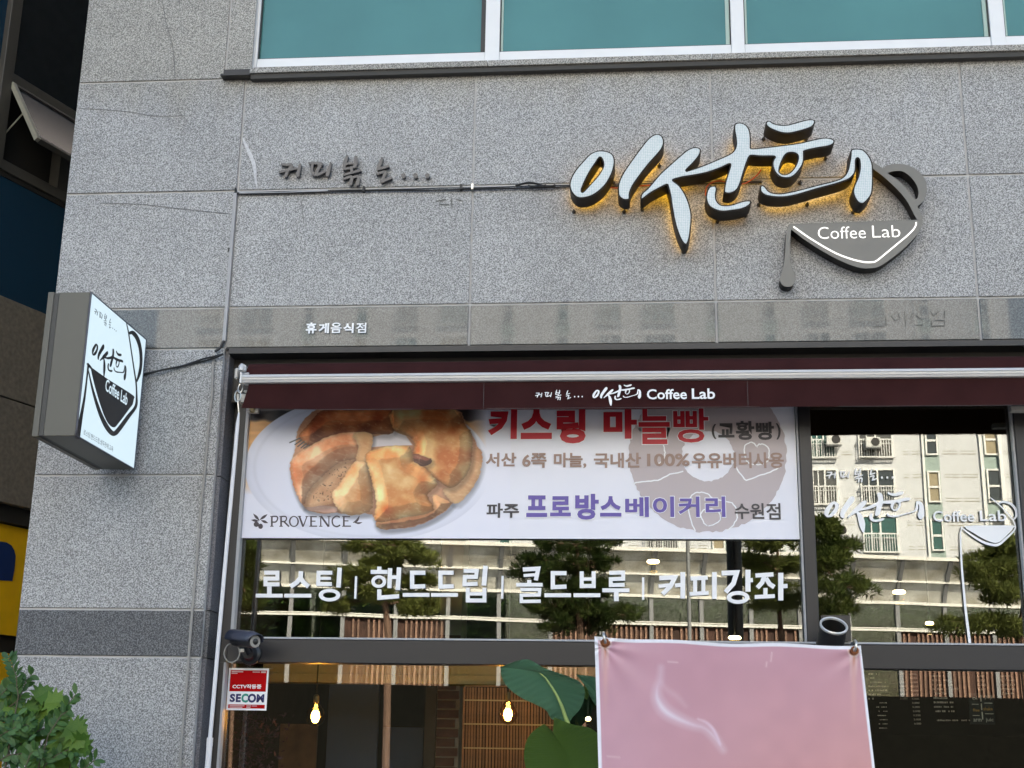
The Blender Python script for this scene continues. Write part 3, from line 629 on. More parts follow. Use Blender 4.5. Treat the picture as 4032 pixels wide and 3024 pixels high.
pc = MB(); pts = [P(a, c_, -.008) for a, c_ in [(842, 1402), (838, 1440), (835, 1560), (824, 1640), (806, 1860), (790, 2016), (766, 2300), (748, 2520), (735, 2700), (718, 2880), (708, 3024)]]
pts.append(Vector((pts[-1].x, -.008, .3))); pc.tube([tuple(q) for q in pts], .0075, 8); cb = pc.build('wall_cable', M['cable'])
tag(cb, 'thin grey cable running down the right edge of the granite pier', 'cable')
sc_ = MB()
for dz in (0, .012):
    pts = [P(a, c_, -.03) for a, c_ in [(876, 1392), (842, 1404), (800, 1412), (760, 1422), (700, 1440), (640, 1455), (560, 1475)]]
    sc_.tube(smooth([(q.x, -.02 - .012 * math.sin(i * 1.3 + dz * 90), q.z - dz * (.5 + .3 * math.sin(i))) for i, q in enumerate(pts)], 4, False), .0055, 6)
tag(sc_.build('sign_cable', M['bcable']), 'pair of black cables sagging from the box sign to the shopfront corner', 'cable')
wr = MB(); f5 = lambda a, c_, y: tuple(P(2116 + a * .487, 400 + c_ * .487, y))
wr.tube(smooth([f5(560, 690, -.03), f5(660, 700, -.04), f5(760, 690, -.03), f5(850, 680, -.04), f5(930, 675, -.03)], 3, False), .004, 6)
tag(wr.build('sign_wiring', M['redwire']), 'loose orange wire behind the first two big brush letters', 'wire'); wr = MB()
wr.tube(smooth([f5(1360, 760, -.03), f5(1365, 700, -.05), f5(1400, 660, -.04), f5(1470, 640, -.05), f5(1560, 660, -.03), f5(1660, 665, -.05), f5(1720, 640, -.04), f5(1780, 590, -.03), f5(1810, 550, -.05)], 3, False), .004, 6)
tag(wr.build('sign_wiring', M['redwire']), 'curling orange wire behind the long joined letter in the middle of the big sign', 'wire')

# ================================================================== BOX SIGN
X0 = -2.632; xl = -2.848; yf, yr = -.832, -.062; zb_, zt_ = 3.035, 3.758
bs = thing('box_sign', 'projecting square light box sign with a coffee pot drawing on its lit face', 'sign', ((X0 + xl) / 2, yf / 2, zb_))
MB().box(xl + .055, X0 - .004, yf, yr, zb_, zt_).build('box_body', M['olive'], bs, bevel=.003)
MB().box(xl, xl + .030, yf - .002, yr, zb_ - .002, zt_ + .002).build('box_rim', M['olive'], bs, bevel=.002)
MB().box(xl + .031, xl + .054, yf + .003, yr, zb_ + .003, zt_ - .003).build('box_groove', M['olivedk'], bs)
MB().box(X0 - .0038, X0, yf + .004, yr - .004, zb_ + .004, zt_ - .004).build('lit_panel', M['lit'], bs)
rim = MB()
for a in ((yf, yf + .005, zb_, zt_), (yr - .005, yr, zb_, zt_)): rim.box(X0 - .004, X0 + .004, *a)
rim.box(X0 - .004, X0 + .004, yf + .005, yr - .005, zb_, zb_ + .005); rim.box(X0 - .004, X0 + .004, yf + .005, yr - .005, zt_ - .005, zt_); rim.build('panel_trim', M['navyplast'], bs)
MB().box(xl + .08, X0 - .05, -.35, -.09, zt_ + .001, zt_ + .02).tube([(X0 - .08, -.38, zt_ + .012), (X0 - .08, -.003, zt_ + .012)], .014, 8).build('bracket', M['steel'], bs)
YZm = lambda u, v, w_: (X0 + .0015 - w_, u, v)
ink = MB(); logo_into(ink, (-.752, 3.576, -.296, 3.398), YZm, .0008); ink.build('lettering', M['stencil'], bs)
ink = MB(); small_into(ink, (-.775, 3.712, -.478, 3.650), YZm, .0008, step=.0003, fat=.62); ink.build('lettering', M['stencil'], bs)
ink = MB(); add_text(ink, '로스팅.핸드드립.생두판매.교육', -.752, -.372, 3.060, 3.088, YZm, .0, -.0005); ink.build('lettering', M['stencil'], bs)
fb = lambda l: [(PX(a * .6076, 1008 + c_ * .6076, X0).y, PX(a * .6076, 1008 + c_ * .6076, X0).z) for a, c_ in l]
ink = MB()
add_shape(ink, [fb(smooth([(586, 722), (598, 727), (700, 800), (800, 862), (866, 907), (866, 925), (858, 962), (840, 985), (800, 1040), (765, 1085), (745, 1108), (725, 1108), (700, 1085), (672, 1030), (640, 935), (610, 830)], 2))], YZm, .0008)
add_shape(ink, [fb(ribbon([(572, 745), (600, 870), (640, 1000), (680, 1090), (715, 1140), (742, 1150), (775, 1115), (830, 1040), (878, 975), (884, 900), (880, 820), (868, 740), (850, 620), (832, 500), (818, 435)], [6, 14, 22, 28, 30, 30, 28, 24, 18, 10, 9, 8, 7, 7, 5]))], YZm, .0008, -.0003)
add_shape(ink, [fb(ribbon([(570, 705), (560, 800), (545, 920), (522, 1050), (500, 1172)], [12, 10, 14, 22, 34]))], YZm, .0008, -.0006)
add_shape(ink, [fb(ribbon([(838, 500), (860, 498), (890, 540), (908, 610), (912, 690), (902, 760), (884, 812)], [18, 26, 24, 20, 18, 18, 10]))], YZm, .0008, -.0009)
add_shape(ink, [fb(ribbon([(566, 700), (586, 724)], 14))], YZm, .0008, -.0012)
ink.build('pot_drawing', M['stencil'], bs)
wt = MB(); add_text(wt, 'Coffee Lab', PX(680 * .6076, 1008 + 840 * .6076, X0).y, PX(822 * .6076, 1008 + 930 * .6076, X0).y, 3.335, 3.398, YZm, .012, -.0022); wt.build('lettering', M['lit'], bs)

# ================================================================== AWNING
aw = thing('awning', 'rolled-in dark brown awning with silver front bar and lettered valance', 'awning', (.9, -.05, 3.5))
YV = -.115
zv1 = P(2000, 1503, YV).z; zb1_ = P(2000, 1466, YV).z
xa0 = P(955, 1490, YV).x; xa1 = 2.75
bar = MB(); hh = (zb1_ - zv1)
prof = [(YV + .0, zv1), (YV - .012, zv1 + hh * .08), (YV - .014, zv1 + hh * .25), (YV - .009, zv1 + hh * .30), (YV - .014, zv1 + hh * .38), (YV - .015, zv1 + hh * .55), (YV - .010, zv1 + hh * .60), (YV - .015, zv1 + hh * .68), (YV - .012, zv1 + hh * .92), (YV + .0, zv1 + hh), (YV + .03, zv1 + hh), (YV + .03, zv1)]
n_ = len(prof); bar.add([(x, y, z) for x in (xa0, xa1) for y, z in prof], [tuple((i, (i + 1) % n_, n_ + (i + 1) % n_, n_ + i)) for i in range(n_)] + [tuple(range(n_))[::-1], tuple(range(n_, 2 * n_))])
bar.build('front_bar', M['alu'], aw)
# cloth: roll + sheet down to the bar
zr = P(2000, 1448, -.02).z; cl = MB(); rr = .042
xr0 = P(992, 1455, -.02).x
cl.tube([(xr0 + .02, .045, zr + .005), (xa1, .045, zr + .005)], rr, 20); ro = cl.build('cloth_roll', M['brown'], aw, smooth=True)
st = MB(); pr = smooth([(.045, zr + rr + .006), (-.02, zr + rr - .004), (-.07, zr + .012), (YV + .015, zb1_ + .002)], 4, False)
nx = 60
vv = []; ff = []
for i in range(nx + 1):
    t = i / nx
    for j, (y, z) in enumerate(pr):
        x = (xr0 - .01 * j / len(pr)) + (xa1 - xr0) * t
        vv.append((x, y + .002 * math.sin(t * 23 + j * .4), z - .003 * math.sin(t * 9 + 1) * math.sin(math.pi * j / (len(pr) - 1))))
for i in range(nx):
    for j in range(len(pr) - 1):
        a = i * len(pr) + j; ff.append((a, a + len(pr), a + len(pr) + 1, a + 1))
st.add(vv, ff); st.build('cloth', M['brown'], aw, smooth=True)
# valance
vl = MB(); nxv, nzv = 160, 8; vv = []; ff = []
xv0, xv1 = P(962, 1560, YV).x + .02, xa1
zvb = P(2200, 1612, YV).z
for i in range(nxv + 1):
    t = i / nxv; x = xv0 + (xv1 - xv0) * t
    for j in range(nzv + 1):
        s = j / nzv; z = zv1 + .004 + (zvb - zv1) * s
        if j == nzv: z += .004 * math.sin(t * 7 + 2.2) + .012 * max(0, 1 - t * 9)
        xx = x - (.035 * s if i == 0 else 0) * 1.0
        if i and i < 6: xx = x - .035 * s * (1 - i / 6)
        vv.append((xx, YV + .006 + s * (.006 * math.sin(t * 19) + .003 * math.sin(t * 47 + 1) - .004), z))
for i in range(nxv):
    for j in range(nzv):
        a = i * (nzv + 1) + j; ff.append((a, a + 1, a + nzv + 2, a + nzv + 1))
vl.add(vv, ff); vo = vl.build('valance', M['brown'], aw, smooth=True)
for q in (1905, 2944): 
    xx = P(q, 1560, YV).x; MB().box(xx - .0008, xx + .0008, YV - .008, YV - .006, zvb + .004, zv1 - .002).build('seam', M['dgrey'], vo)
MB().box(xv0 - .02, xv1, YV - .001, YV + .0, zvb + .006, zvb + .0075).build('hem', M['dgrey'], vo)
YT = YV - .010
vt = MB(); kx, ky, ks = 1850, 1350, .6103
small_into(vt, pxbox(kx + 420 * ks, ky + 302 * ks, kx + 730 * ks, ky + 370 * ks, YT), XZ(YT), .0006, step=.0003, fat=.9)
vt.build('lettering', M['letterw'], vo); vt = MB()
logo_into(vt, pxbox(kx + 790 * ks, ky + 268 * ks, kx + 1105 * ks, ky + 406 * ks, YT), XZ(YT), .0006)
vt.build('lettering', M['letterw'], vo); vt = MB()
px_text(vt, 'Coffee', kx + 1142 * ks, kx + 1400 * ks, ky + 298 * ks, ky + 364 * ks, YT, .018); px_text(vt, 'Lab', kx + 1432 * ks, kx + 1582 * ks, ky + 294 * ks, ky + 362 * ks, YT, .018)
vt.build('lettering', M['letterw'], vo)
# end gear on the left
f3 = lambda a, c_, y: P(860 + a * .2412, 1350 + c_ * .2412, y)
def kbox(name, l, t, r, b_, y0, y1, m, bev=.004):
    p0, p1 = f3(l, b_, y0), f3(r, t, y0); return MB().box(p0.x, p1.x, y0, y1, p0.z, p1.z).build(name, m, aw, bevel=bev)
kbox('gear_box', 252, 405, 330, 585, -.07, .05, M['castw'], .006)
kbox('end_cap', 335, 470, 382, 660, -.135, -.07, M['alu'], .004)
p = f3(378, 405, -.12); MB().lathe([(0, -.02), (.012, -.02), (.016, -.008), (.016, .008), (.011, .016), (.008, .022), (0, .022)], p, (0, .25, 1), 14).build('end_knuckle', M['alu'], aw, smooth=True)
kbox('knuckle_plate', 315, 345, 445, 470, -.11, -.08, M['alu'], .008)
kbox('roller_end', 462, 380, 575, 470, -.05, .0, M['alu'], .004)
kbox('arm_stub', 375, 480, 500, 515, -.105, -.08, M['silver'], .003)
kbox('arm_clip', 410, 770, 480, 806, -.03, .02, M['castw'], .002)
kbox('wall_bracket', 290, 828, 345, 960, -.02, .05, M['castw'], .003)
kbox('wall_bracket', 352, 828, 462, 966, -.01, .05, M['castw'], .003)
kbox('fixing_plate', 470, 1045, 650, 1140, .10, .13, M['castw'], .002)
p = f3(555, 1092, .10); MB().lathe([(0, .012), (.010, .012), (.013, .004), (.018, .0), (.018, -.004), (0, -.004)][::-1], p, (0, -1, 0), 14).build('bolt', M['screw'], aw, smooth=True)
pq = P(4022, 1608, .0); MB().box(pq.x - .05, pq.x + .05, .0, .05, pq.z - .012, pq.z + .012).build('wall_bracket', M['castw'], aw)
# crank rod and hook
cr_ = thing('crank_rod', 'long white awning crank rod hanging from its hook beside the granite pier', 'crank', (P(896, 2016, -.09).x, -.09, 1.0))
pT = P(941, 1625, -.09); pB = P(826, 2921, -.09)
MB().tube([tuple(pT), (pT.x - .003, -.09, pT.z - .06), ((pT.x + pB.x) / 2 - .002, -.09, (pT.z + pB.z) / 2), tuple(pB)], [.005, .010, .0105, .0105], 12).build('rod', M['rod'], cr_, smooth=True)
MB().tube([(pB.x, -.09, pB.z + .02), (pB.x, -.09, pB.z - .02)], .016, 12).tube([(pB.x, -.09, pB.z - .02), (pB.x - .002, -.09, pB.z - .35)], .015, 12).build('grip', M['rod'], cr_, smooth=True)
hk = MB(); c_ = P(936, 1560, -.09)
hk.tube([(c_.x + .016 * math.sin(t) * (1 if t < 3.14 else 1), -.09, c_.z + .032 * math.cos(t)) for t in [k * .45 for k in range(15)]], .0035, 6)
hk.tube([(c_.x + .010 + .012 * math.sin(t), -.085 + .006 * math.cos(t), c_.z + .045 + .026 * math.cos(t)) for t in [k * .45 for k in range(15)]], .0035, 6)
hk.tube([(c_.x + .004, -.09, c_.z - .03), tuple(pT)], .0045, 6)
hk.build('hook', M['steel'], cr_, smooth=True)

# ================================================================== BANNER BEHIND THE VALANCE
YBN = .172
bx0 = P(952, 2100, YBN).x; bx1 = P(3148, 2100, YBN).x; bz0 = P(2050, 2121, YBN).z; bz1 = 3.43
bn = thing('bread_banner', 'wide white banner with a bread photograph and Korean lettering across the shop window', 'banner', ((bx0 + bx1) / 2, YBN, bz0))
MB().box(bx0, bx1, YBN, YBN + .002, bz0, bz1).build('sheet', M['vinyl'], bn)
MB().box(bx1 - .006, bx1, YBN - .002, YBN - .0005, bz0, bz1).build('edge', M['letterw'], bn)
# --- colour helpers for printed pictures
def vnoise(x, y, s, seed):
    r = np.random.default_rng(seed).random((64, 64)); xx = (x / s) % 63; yy = (y / s) % 63
    i = xx.astype(int); j = yy.astype(int); fx = xx - i; fy = yy - j; fx = fx * fx * (3 - 2 * fx); fy = fy * fy * (3 - 2 * fy)
    return (r[j, i] * (1 - fx) + r[j, (i + 1) % 64] * fx) * (1 - fy) + (r[(j + 1) % 64, i] * (1 - fx) + r[(j + 1) % 64, (i + 1) % 64] * fx) * fy
def sdf(x, y, poly):   # >0 inside
    d = np.full(x.shape, 1e9); ins = np.zeros(x.shape, bool); n = len(poly)
    for i in range(n):
        (ax, ay), (bx_, by_) = poly[i], poly[(i + 1) % n]; ex, ey = bx_ - ax, by_ - ay
        t = np.clip(((x - ax) * ex + (y - ay) * ey) / (ex * ex + ey * ey + 1e-9), 0, 1)
        d = np.minimum(d, np.hypot(x - ax - t * ex, y - ay - t * ey))
        cnd = ((ay > y) != (by_ > y)) & (x < (bx_ - ax) * (y - ay) / (by_ - ay + 1e-12) + ax); ins ^= cnd
    return np.where(ins, d, -d)
def paint_grid(name, x0, x1, z0, z1, Y, nx, nz, colfn, parent, m, bulge=None):
    X = np.linspace(x0, x1, nx); Z = np.linspace(z0, z1, nz); XX, ZZ = np.meshgrid(X, Z); YY = np.full(XX.shape, Y)
    if bulge is not None: YY = YY + bulge(XX, ZZ)
    pts = np.stack([XX.ravel(), YY.ravel(), ZZ.ravel()], 1); px, py = proj(np.stack([XX.ravel(), np.full(XX.size, Y), ZZ.ravel()], 1))
    c = colfn(px, py); c3 = np.array([0., 0., 0.]); c3[:] = ((x0 + x1) / 2, Y, (z0 + z1) / 2)
    me = bpy.data.meshes.new(name); i = np.arange(nx - 1)[None, :] + nx * np.arange(nz - 1)[:, None]; i = i.ravel()
    faces = np.stack([i, i + 1, i + nx + 1, i + nx], 1)
    me.from_pydata((pts - c3).tolist(), [], faces.tolist()); me.update(); me.materials.append(m)
    at = me.color_attributes.new('print', 'FLOAT_COLOR', 'POINT'); lc = np.clip(c, 0, 1); lc = np.where(lc <= .04045, lc / 12.92, ((lc + .055) / 1.055) ** 2.4)
    at.data.foreach_set('color', np.concatenate([lc, np.ones((len(lc), 1))], 1).astype(np.float32).ravel())
    me.polygons.foreach_set('use_smooth', [True] * len(me.polygons))
    return link(name, me, parent, c3)
def bread(px, py):
    x = (px - 850) / .52; y = (py - 1350) / .52; n = len(x); C = np.zeros((n, 3))
    def C3(r, g, b_): return np.array([r, g, b_]) / 255.
    white = C3(232, 232, 243); C[:] = white
    wood = C3(222, 165, 105) * (1 + .12 * (vnoise(x * .25, y, 22, 1) - .5))[:, None]
    tw = np.clip((1150 - y) / 160, 0, 1)[:, None]; C = C * (1 - tw) + wood * tw
    dk = np.clip((600 + 20 * (vnoise(x, y, 60, 2) - .5) - y) / 22, 0, 1)[:, None]; C = C * (1 - dk) + C3(48, 40, 38) * dk
    e = 1 - ((x - 1150) / 935) ** 2 - ((y - 950) / 560) ** 2
    pl_ = np.clip(e * 60, 0, 1)[:, None]; pc_ = C3(226, 227, 240) * (1 - .05 * np.clip(1 - e * 6, 0, 1))[:, None]
    ring = np.exp(-((e - .16) / .03) ** 2)[:, None]; pc_ = pc_ * (1 - .04 * ring); C = C * (1 - pl_) + pc_ * pl_
    fade = np.clip((x - 1900) / 150, 0, 1)[:, None]; C = C * (1 - fade) + white * fade
    n1 = vnoise(x, y, 34, 3); n2 = vnoise(x, y, 13, 4); n3 = vnoise(x, y, 80, 5)
    def piece(poly, base, hi, edge=.55, sh=26, soft=4, seed=0):
        nonlocal C
        poly = smooth(poly, 3); xx_, yy_ = x + 10 * (n2 - .5), y + 10 * (n1 - .5); sd = sdf(xx_, yy_, poly)
        dome = lambda q: np.sqrt(np.clip(q / 95, 0, 1)); lx = dome(sdf(xx_ + 9, yy_ + 9, poly)) - dome(sd); lt_ = np.clip(lx * 3.2, -.30, .22)[:, None]
        shd = np.clip(1 + sdf(x - 10, y - 22, poly) / sh, 0, 1) * (sd < 0); C = C * (1 - .20 * shd)[:, None]
        a = np.clip(sd / soft + .5, 0, 1)[:, None]
        t = np.clip(.55 + 1.5 * (vnoise(x, y, 95, 60 + seed) - .5) + .5 * (vnoise(x, y, 45, 9 + seed) - .5) + .16 * (n2 - .5), 0, 1)[:, None]
        col = C3(*base) * (1 - t) + C3(*hi) * t
        ed = np.clip(sd / 30, 0, 1)[:, None]; col = col * (edge + (1 - edge) * ed ** .5); col = col * (1 + lt_) if edge < .84 else col; col = np.clip(col, 0, 1)
        sp = (np.clip((vnoise(x, y, 9, 30 + seed) - .80) * 6, 0, 1) * (n1 > .6))[:, None]; col = col * (1 - .25 * sp) + C3(255, 240, 205) * .25 * sp
        fl_ = np.clip((vnoise(x * .35 + y * .3, y - x * .4, 14, 80 + seed) - .62) * 3, 0, 1)[:, None] * .16; col = col * (1 - fl_) + C3(255, 238, 200) * fl_
        C = C * (1 - a) + col * a
    piece([(600, 800), (640, 620), (830, 480), (1340, 480), (1800, 490), (1900, 640), (1990, 810), (1960, 1040), (1820, 1190), (1700, 1300), (1500, 1390), (1250, 1400), (1180, 1300), (960, 1290), (700, 1270), (590, 1080), (580, 900)], (188, 130, 98), (206, 150, 116), .9, soft=6)
    hol = np.clip(sdf(x, y, [(1180, 715), (1280, 690), (1350, 670), (1440, 705), (1490, 775), (1300, 780), (1180, 790)]) / 6 + .5, 0, 1)[:, None]; C = C * (1 - hol) + C3(226, 218, 222) * hol
    piece([(680, 1235), (900, 1238), (915, 1262), (905, 1285), (790, 1280), (700, 1265)], (205, 160, 140), (215, 170, 150), .9)
    piece([(1720, 1100), (1800, 1090), (1920, 960), (1940, 815), (2000, 808), (2018, 900), (1970, 1060), (1840, 1215), (1760, 1180)], (190, 130, 90), (222, 178, 132), .85)
    piece([(1215, 1350), (1400, 1320), (1640, 1270), (1640, 1150), (1765, 1200), (1772, 1240), (1600, 1350), (1400, 1400), (1250, 1412)], (190, 120, 80), (222, 165, 115), .8)
    piece([(630, 700), (700, 620), (820, 505), (1080, 505), (1340, 505), (1345, 680), (1190, 690), (1080, 720), (850, 720), (720, 785), (650, 740)], (140, 66, 36), (196, 118, 72), .6)
    piece([(860, 960), (1000, 880), (1040, 905), (935, 1090), (900, 1210), (670, 1240), (700, 1130), (780, 1040)], (196, 140, 100), (214, 165, 125), .85)
    sp = (np.clip((vnoise(x, y, 10, 41) - .78) * 9, 0, 1) * (sdf(x, y, [(880, 960), (1000, 895), (1000, 1000), (900, 1180), (690, 1220), (740, 1150)]) > 0))[:, None]; C = C * (1 - .6 * sp)
    piece([(575, 880), (700, 790), (870, 700), (1060, 680), (1180, 700), (1130, 860), (1000, 888), (900, 930), (780, 1040), (700, 1130), (662, 1232), (600, 1120), (565, 980)], (196, 118, 76), (238, 186, 146), .72)
    piece([(1040, 690), (1180, 690), (1175, 800), (1135, 900), (1060, 900), (1080, 780)], (214, 150, 100), (232, 185, 135), .85, seed=3)
    piece([(1350, 660), (1345, 505), (1800, 505), (1880, 610), (1940, 700), (1925, 950), (1800, 1095), (1700, 1060), (1600, 975), (1480, 890), (1505, 760), (1440, 700)], (200, 112, 58), (240, 190, 128), .62, seed=1)
    br = (np.clip((690 - y) / 150, 0, 1) * (sdf(x, y, [(1350, 660), (1345, 505), (1800, 505), (1940, 700), (1500, 760)]) > 0))[:, None]; C = C * (1 - .25 * br)
    piece([(1420, 850), (1500, 838), (1632, 880), (1605, 925), (1540, 930), (1440, 895)], (112, 62, 48), (160, 100, 80), .8)
    piece([(930, 1080), (1040, 910), (1120, 900), (1165, 960), (1190, 1240), (1080, 1302), (960, 1290), (890, 1200), (885, 1120)], (214, 142, 86), (242, 196, 146), .72, seed=2)
    piece([(1135, 840), (1290, 785), (1470, 790), (1500, 900), (1600, 960), (1680, 1070), (1600, 1150), (1650, 1270), (1400, 1330), (1210, 1357), (1215, 1200), (1170, 1000)], (216, 140, 80), (250, 212, 150), .68, seed=5)
    rd = np.exp(-((x - 1560) ** 2 + (y - 1040) ** 2) / 3600)[:, None] + np.exp(-((x - 1290) ** 2 + (y - 1260) ** 2) / 2500)[:, None]; C = C * (1 - rd * np.array([.08, .35, .5]))
    for a_, b_ in [((560, 755), (640, 720)), ((600, 770), (650, 735)), ((620, 785), (668, 748)), ((645, 795), (685, 762)), ((665, 798), (705, 775))]:
        s_ = sdf(x, y, ribbon([a_, b_], 9)); k = np.clip(s_ / 3 + .5, 0, 1)[:, None]; C = C * (1 - k) + C3(82, 84, 82) * k
    return C
paint_grid('bread_print', bx0 + .002, P(2010, 1850, YBN).x, bz0 + .0, bz1 - .0, YBN - .0025, 380, 300, bread, bn, vcolmat('bread photo print', .42, .4))
# printed ring with wavy edge and hearts
rs, rx_, ry_ = .6103, 1850, 1350
def jag(cx, cy, rx, ry, n, amp, sd):
    r = random.Random(sd); return [(cx + (rx + r.uniform(-amp, amp)) * math.cos(2 * math.pi * k / n), cy + (ry + r.uniform(-amp, amp)) * math.sin(2 * math.pi * k / n)) for k in range(n)]
rp = MB(); add_shape(rp, [PL(jag(1535, 725, 508, 495, 150, 7, 3), rs, rx_, ry_, YBN), PL(jag(1535, 730, 170, 163, 70, 5, 4), rs, rx_, ry_, YBN)], XZ(YBN), .0006, -.0018); rp.build('ring_print', M['mauve'], bn)
wl_ = MB()
for k, (pts, w_) in enumerate([([(1060, 905), (1130, 895), (1210, 885), (1290, 850), (1375, 828)], 9), ([(1715, 800), (1740, 840), (1785, 885), (1860, 860), (1940, 835), (2000, 800)], 9),
    ([(1850, 670), (1825, 645), (1790, 650), (1770, 690), (1785, 760), (1815, 780), (1870, 785), (1920, 760), (1930, 700), (1905, 660), (1865, 655), (1850, 672)], 8),
    ([(1130, 600), (1105, 640), (1070, 660), (1050, 700), (1070, 750), (1130, 775), (1200, 778), (1240, 765), (1258, 720), (1250, 660), (1215, 600), (1170, 575), (1130, 600)], 8),
    ([(1455, 1215), (1420, 1130), (1412, 1040), (1430, 985), (1480, 965), (1535, 975), (1570, 1010), (1620, 1018), (1690, 1035), (1725, 1090), (1710, 1160), (1660, 1210)], 8),
    ([(1535, 1182), (1505, 1155), (1490, 1110), (1510, 1078), (1550, 1070), (1595, 1085), (1618, 1120), (1600, 1160), (1535, 1182)], 8)]):
    jj = random.Random(k); pts2 = [(a + jj.uniform(-3, 3), c_ + jj.uniform(-3, 3)) for a, c_ in smooth(pts, 4, False)]
    add_shape(wl_, [PL(ribbon(pts2, w_, sm=False), rs, rx_, ry_, YBN)], XZ(YBN), .0004, -.0028 - .0001 * k)
wl_.build('white_outline', M['letterw'], bn)
def bt(s, l, t, r, b_, m, bold, halo=0):
    q = (rx_ + l * rs, rx_ + r * rs, ry_ + t * rs, ry_ + b_ * rs)
    if halo: hb = MB(); g_ = 3; px_text(hb, s, q[0] - g_, q[1] + g_, q[2] - g_, q[3] + g_, YBN, bold + .014, -.0042); hb.build('lettering', M['letterw'], bn)
    mb = MB(); px_text(mb, s, *q, YBN, bold, -.0050); return mb.build('lettering', m, bn)
for s, l, t, r, b_ in [('키', 118, 425, 305, 622), ('스', 330, 425, 530, 622), ('링', 560, 425, 748, 650), ('마', 862, 430, 1078, 620), ('늘', 1088, 425, 1290, 655), ('빵', 1312, 425, 1540, 645)]:
    bt(s, l, t, r, b_, M['red'], .018 if s == '빵' else (.03 if s == '늘' else .05), 1)
bt('(', 1560, 525, 1590, 622, M['dgrey'], .03)
for s, l, t, r, b_ in [('교', 1602, 520, 1706, 612), ('황', 1715, 505, 1835, 628), ('빵', 1845, 510, 1962, 628)]: bt(s, l, t, r, b_, M['dgrey'], .035)
bt(')', 1975, 520, 2005, 625, M['dgrey'], .03)
for s, l, t, r, b_ in [('서산', 103, 710, 300, 800), ('6쪽', 338, 712, 495, 808), ('마늘,', 542, 710, 752, 810), ('국내산', 800, 710, 1104, 808), ('100%', 1143, 715, 1418, 798), ('우유버터사용', 1432, 708, 2025, 810)]: bt(s, l, t, r, b_, M['tan'], .03)
bt('파주', 108, 1035, 318, 1130, M['dgrey'], .025)
for s, l, t, r, b_ in [('프', 365, 985, 500, 1125), ('로', 518, 990, 652, 1120), ('방', 680, 975, 832, 1142), ('스', 840, 990, 978, 1122), ('베', 1002, 995, 1155, 1125), ('이', 1180, 992, 1318, 1125), ('커', 1345, 992, 1482, 1125), ('리', 1520, 992, 1648, 1125)]:
    bt(s, l, t, r, b_, M['purple'], .028 if s in '커베리이' else .04, 1)
bt('수원', 1708, 1035, 1898, 1138, M['dgrey'], .02); bt('점', 1912, 1035, 2004, 1140, M['dgrey'], .015)
# provence logo lettering: serif built from strokes
def serif(mb, f, w0):
    k = 0
    def S(pts, w_, sm=False, cap='flat'):
        nonlocal k; add_shape(mb, [f(ribbon(pts, w_, cap, sm))], XZ(YBN), .0004, w0 - .00015 * (k % 8)); k += 1
    T, B = 1312, 1393
    def stem(x, w_=13): S([(x, T), (x, B)], w_); S([(x - 13, T + 3), (x + 13, T + 3)], 6); S([(x - 13, B - 3), (x + 13, B - 3)], 6)
    stem(425); S([(425, T + 4), (462, T + 4), (468, 1335), (455, 1356), (430, 1358)], 10, True)
    stem(495); S([(495, T + 4), (528, T + 4), (536, 1333), (525, 1352), (500, 1354)], 10, True); S([(515, 1352), (555, 1392)], 12)
    add_shape(mb, [f(ellipse(592, 1353, 38, 42)), f(ellipse(592, 1353, 26, 34))], XZ(YBN), .0004, w0)
    S([(632, T), (662, B)], 14); S([(662, B), (692, T)], 8); S([(620, T + 3), (646, T + 3)], 6); S([(680, T + 3), (704, T + 3)], 6)
    stem(722); S([(722, T + 5), (765, T + 5)], 9); S([(722, 1351), (755, 1351)], 8); S([(722, B - 4), (768, B - 4)], 9)
    stem(795, 9); S([(797, T), (855, B)], 14); S([(857, T), (857, B)], 8); S([(845, T + 3), (870, T + 3)], 6)
    S([(940, 1322), (915, 1313), (888, 1330), (882, 1355), (892, 1382), (918, 1392), (942, 1380)], 11, True)
    stem(970); S([(970, T + 5), (1018, T + 5)], 9); S([(970, 1349), (1005, 1349)], 8); S([(970, B - 4), (1024, B - 4)], 9)
    for a, c_ in [((330, 1345), (285, 1295)), ((335, 1340), (390, 1300)), ((325, 1350), (270, 1342)), ((345, 1345), (395, 1365))]:
        S([a, ((a[0] + c_[0]) / 2, (a[1] + c_[1]) / 2), c_], [4, 20, 3], True, 'round')
    add_shape(mb, [f(ellipse(308, 1375, 20, 20, 16))], XZ(YBN), .0004, w0 - .0013); add_shape(mb, [f(ellipse(340, 1390, 18, 20, 16))], XZ(YBN), .0004, w0 - .0014)
    S([(1040, 1362), (1070, 1345), (1088, 1310)], [4, 18, 3], True, 'round'); S([(1050, 1360), (1080, 1366), (1108, 1360)], [4, 14, 3], True, 'round')
mb = MB(); serif(mb, lambda l: PL(l, .52, 850, 1350, YBN), -.0032); mb.build('lettering', M['logobrown'], bn)

# ================================================================== WHITE WORDS ON THE GLASS
YW = G - .016
wd = thing('window_words', 'row of bold white Korean words with thin dividers stuck on the big window pane', 'window lettering', (-.6, YW, zt1 + .2))
A = (.51989, 850, 2100); Bc = (.5871, 1950, 2050)
def glyph(F, strokes, rings=()):
    mb = MB(); s, ox, oy = F; k = 0
    for pts, w_ in strokes: add_shape(mb, [PL(ribbon(pts, w_, 'flat', False), s, ox, oy, YW)], XZ(YW), .001, -.0004 * k); k += 1
    for (cx, cy, rx1, ry1, rx2, ry2) in rings: add_shape(mb, [PL(ellipse(cx, cy, rx1, ry1), s, ox, oy, YW), PL(ellipse(cx, cy, rx2, ry2), s, ox, oy, YW)], XZ(YW), .001, -.0004 * k); k += 1
    return mb.build('letter', M['letterw'], wd)
glyph(A, [([(366, 298), (466, 298), (466, 343), (376, 343), (376, 386), (482, 386)], 30), ([(405, 402), (405, 472)], 34), ([(302, 472), (506, 472)], 28)])
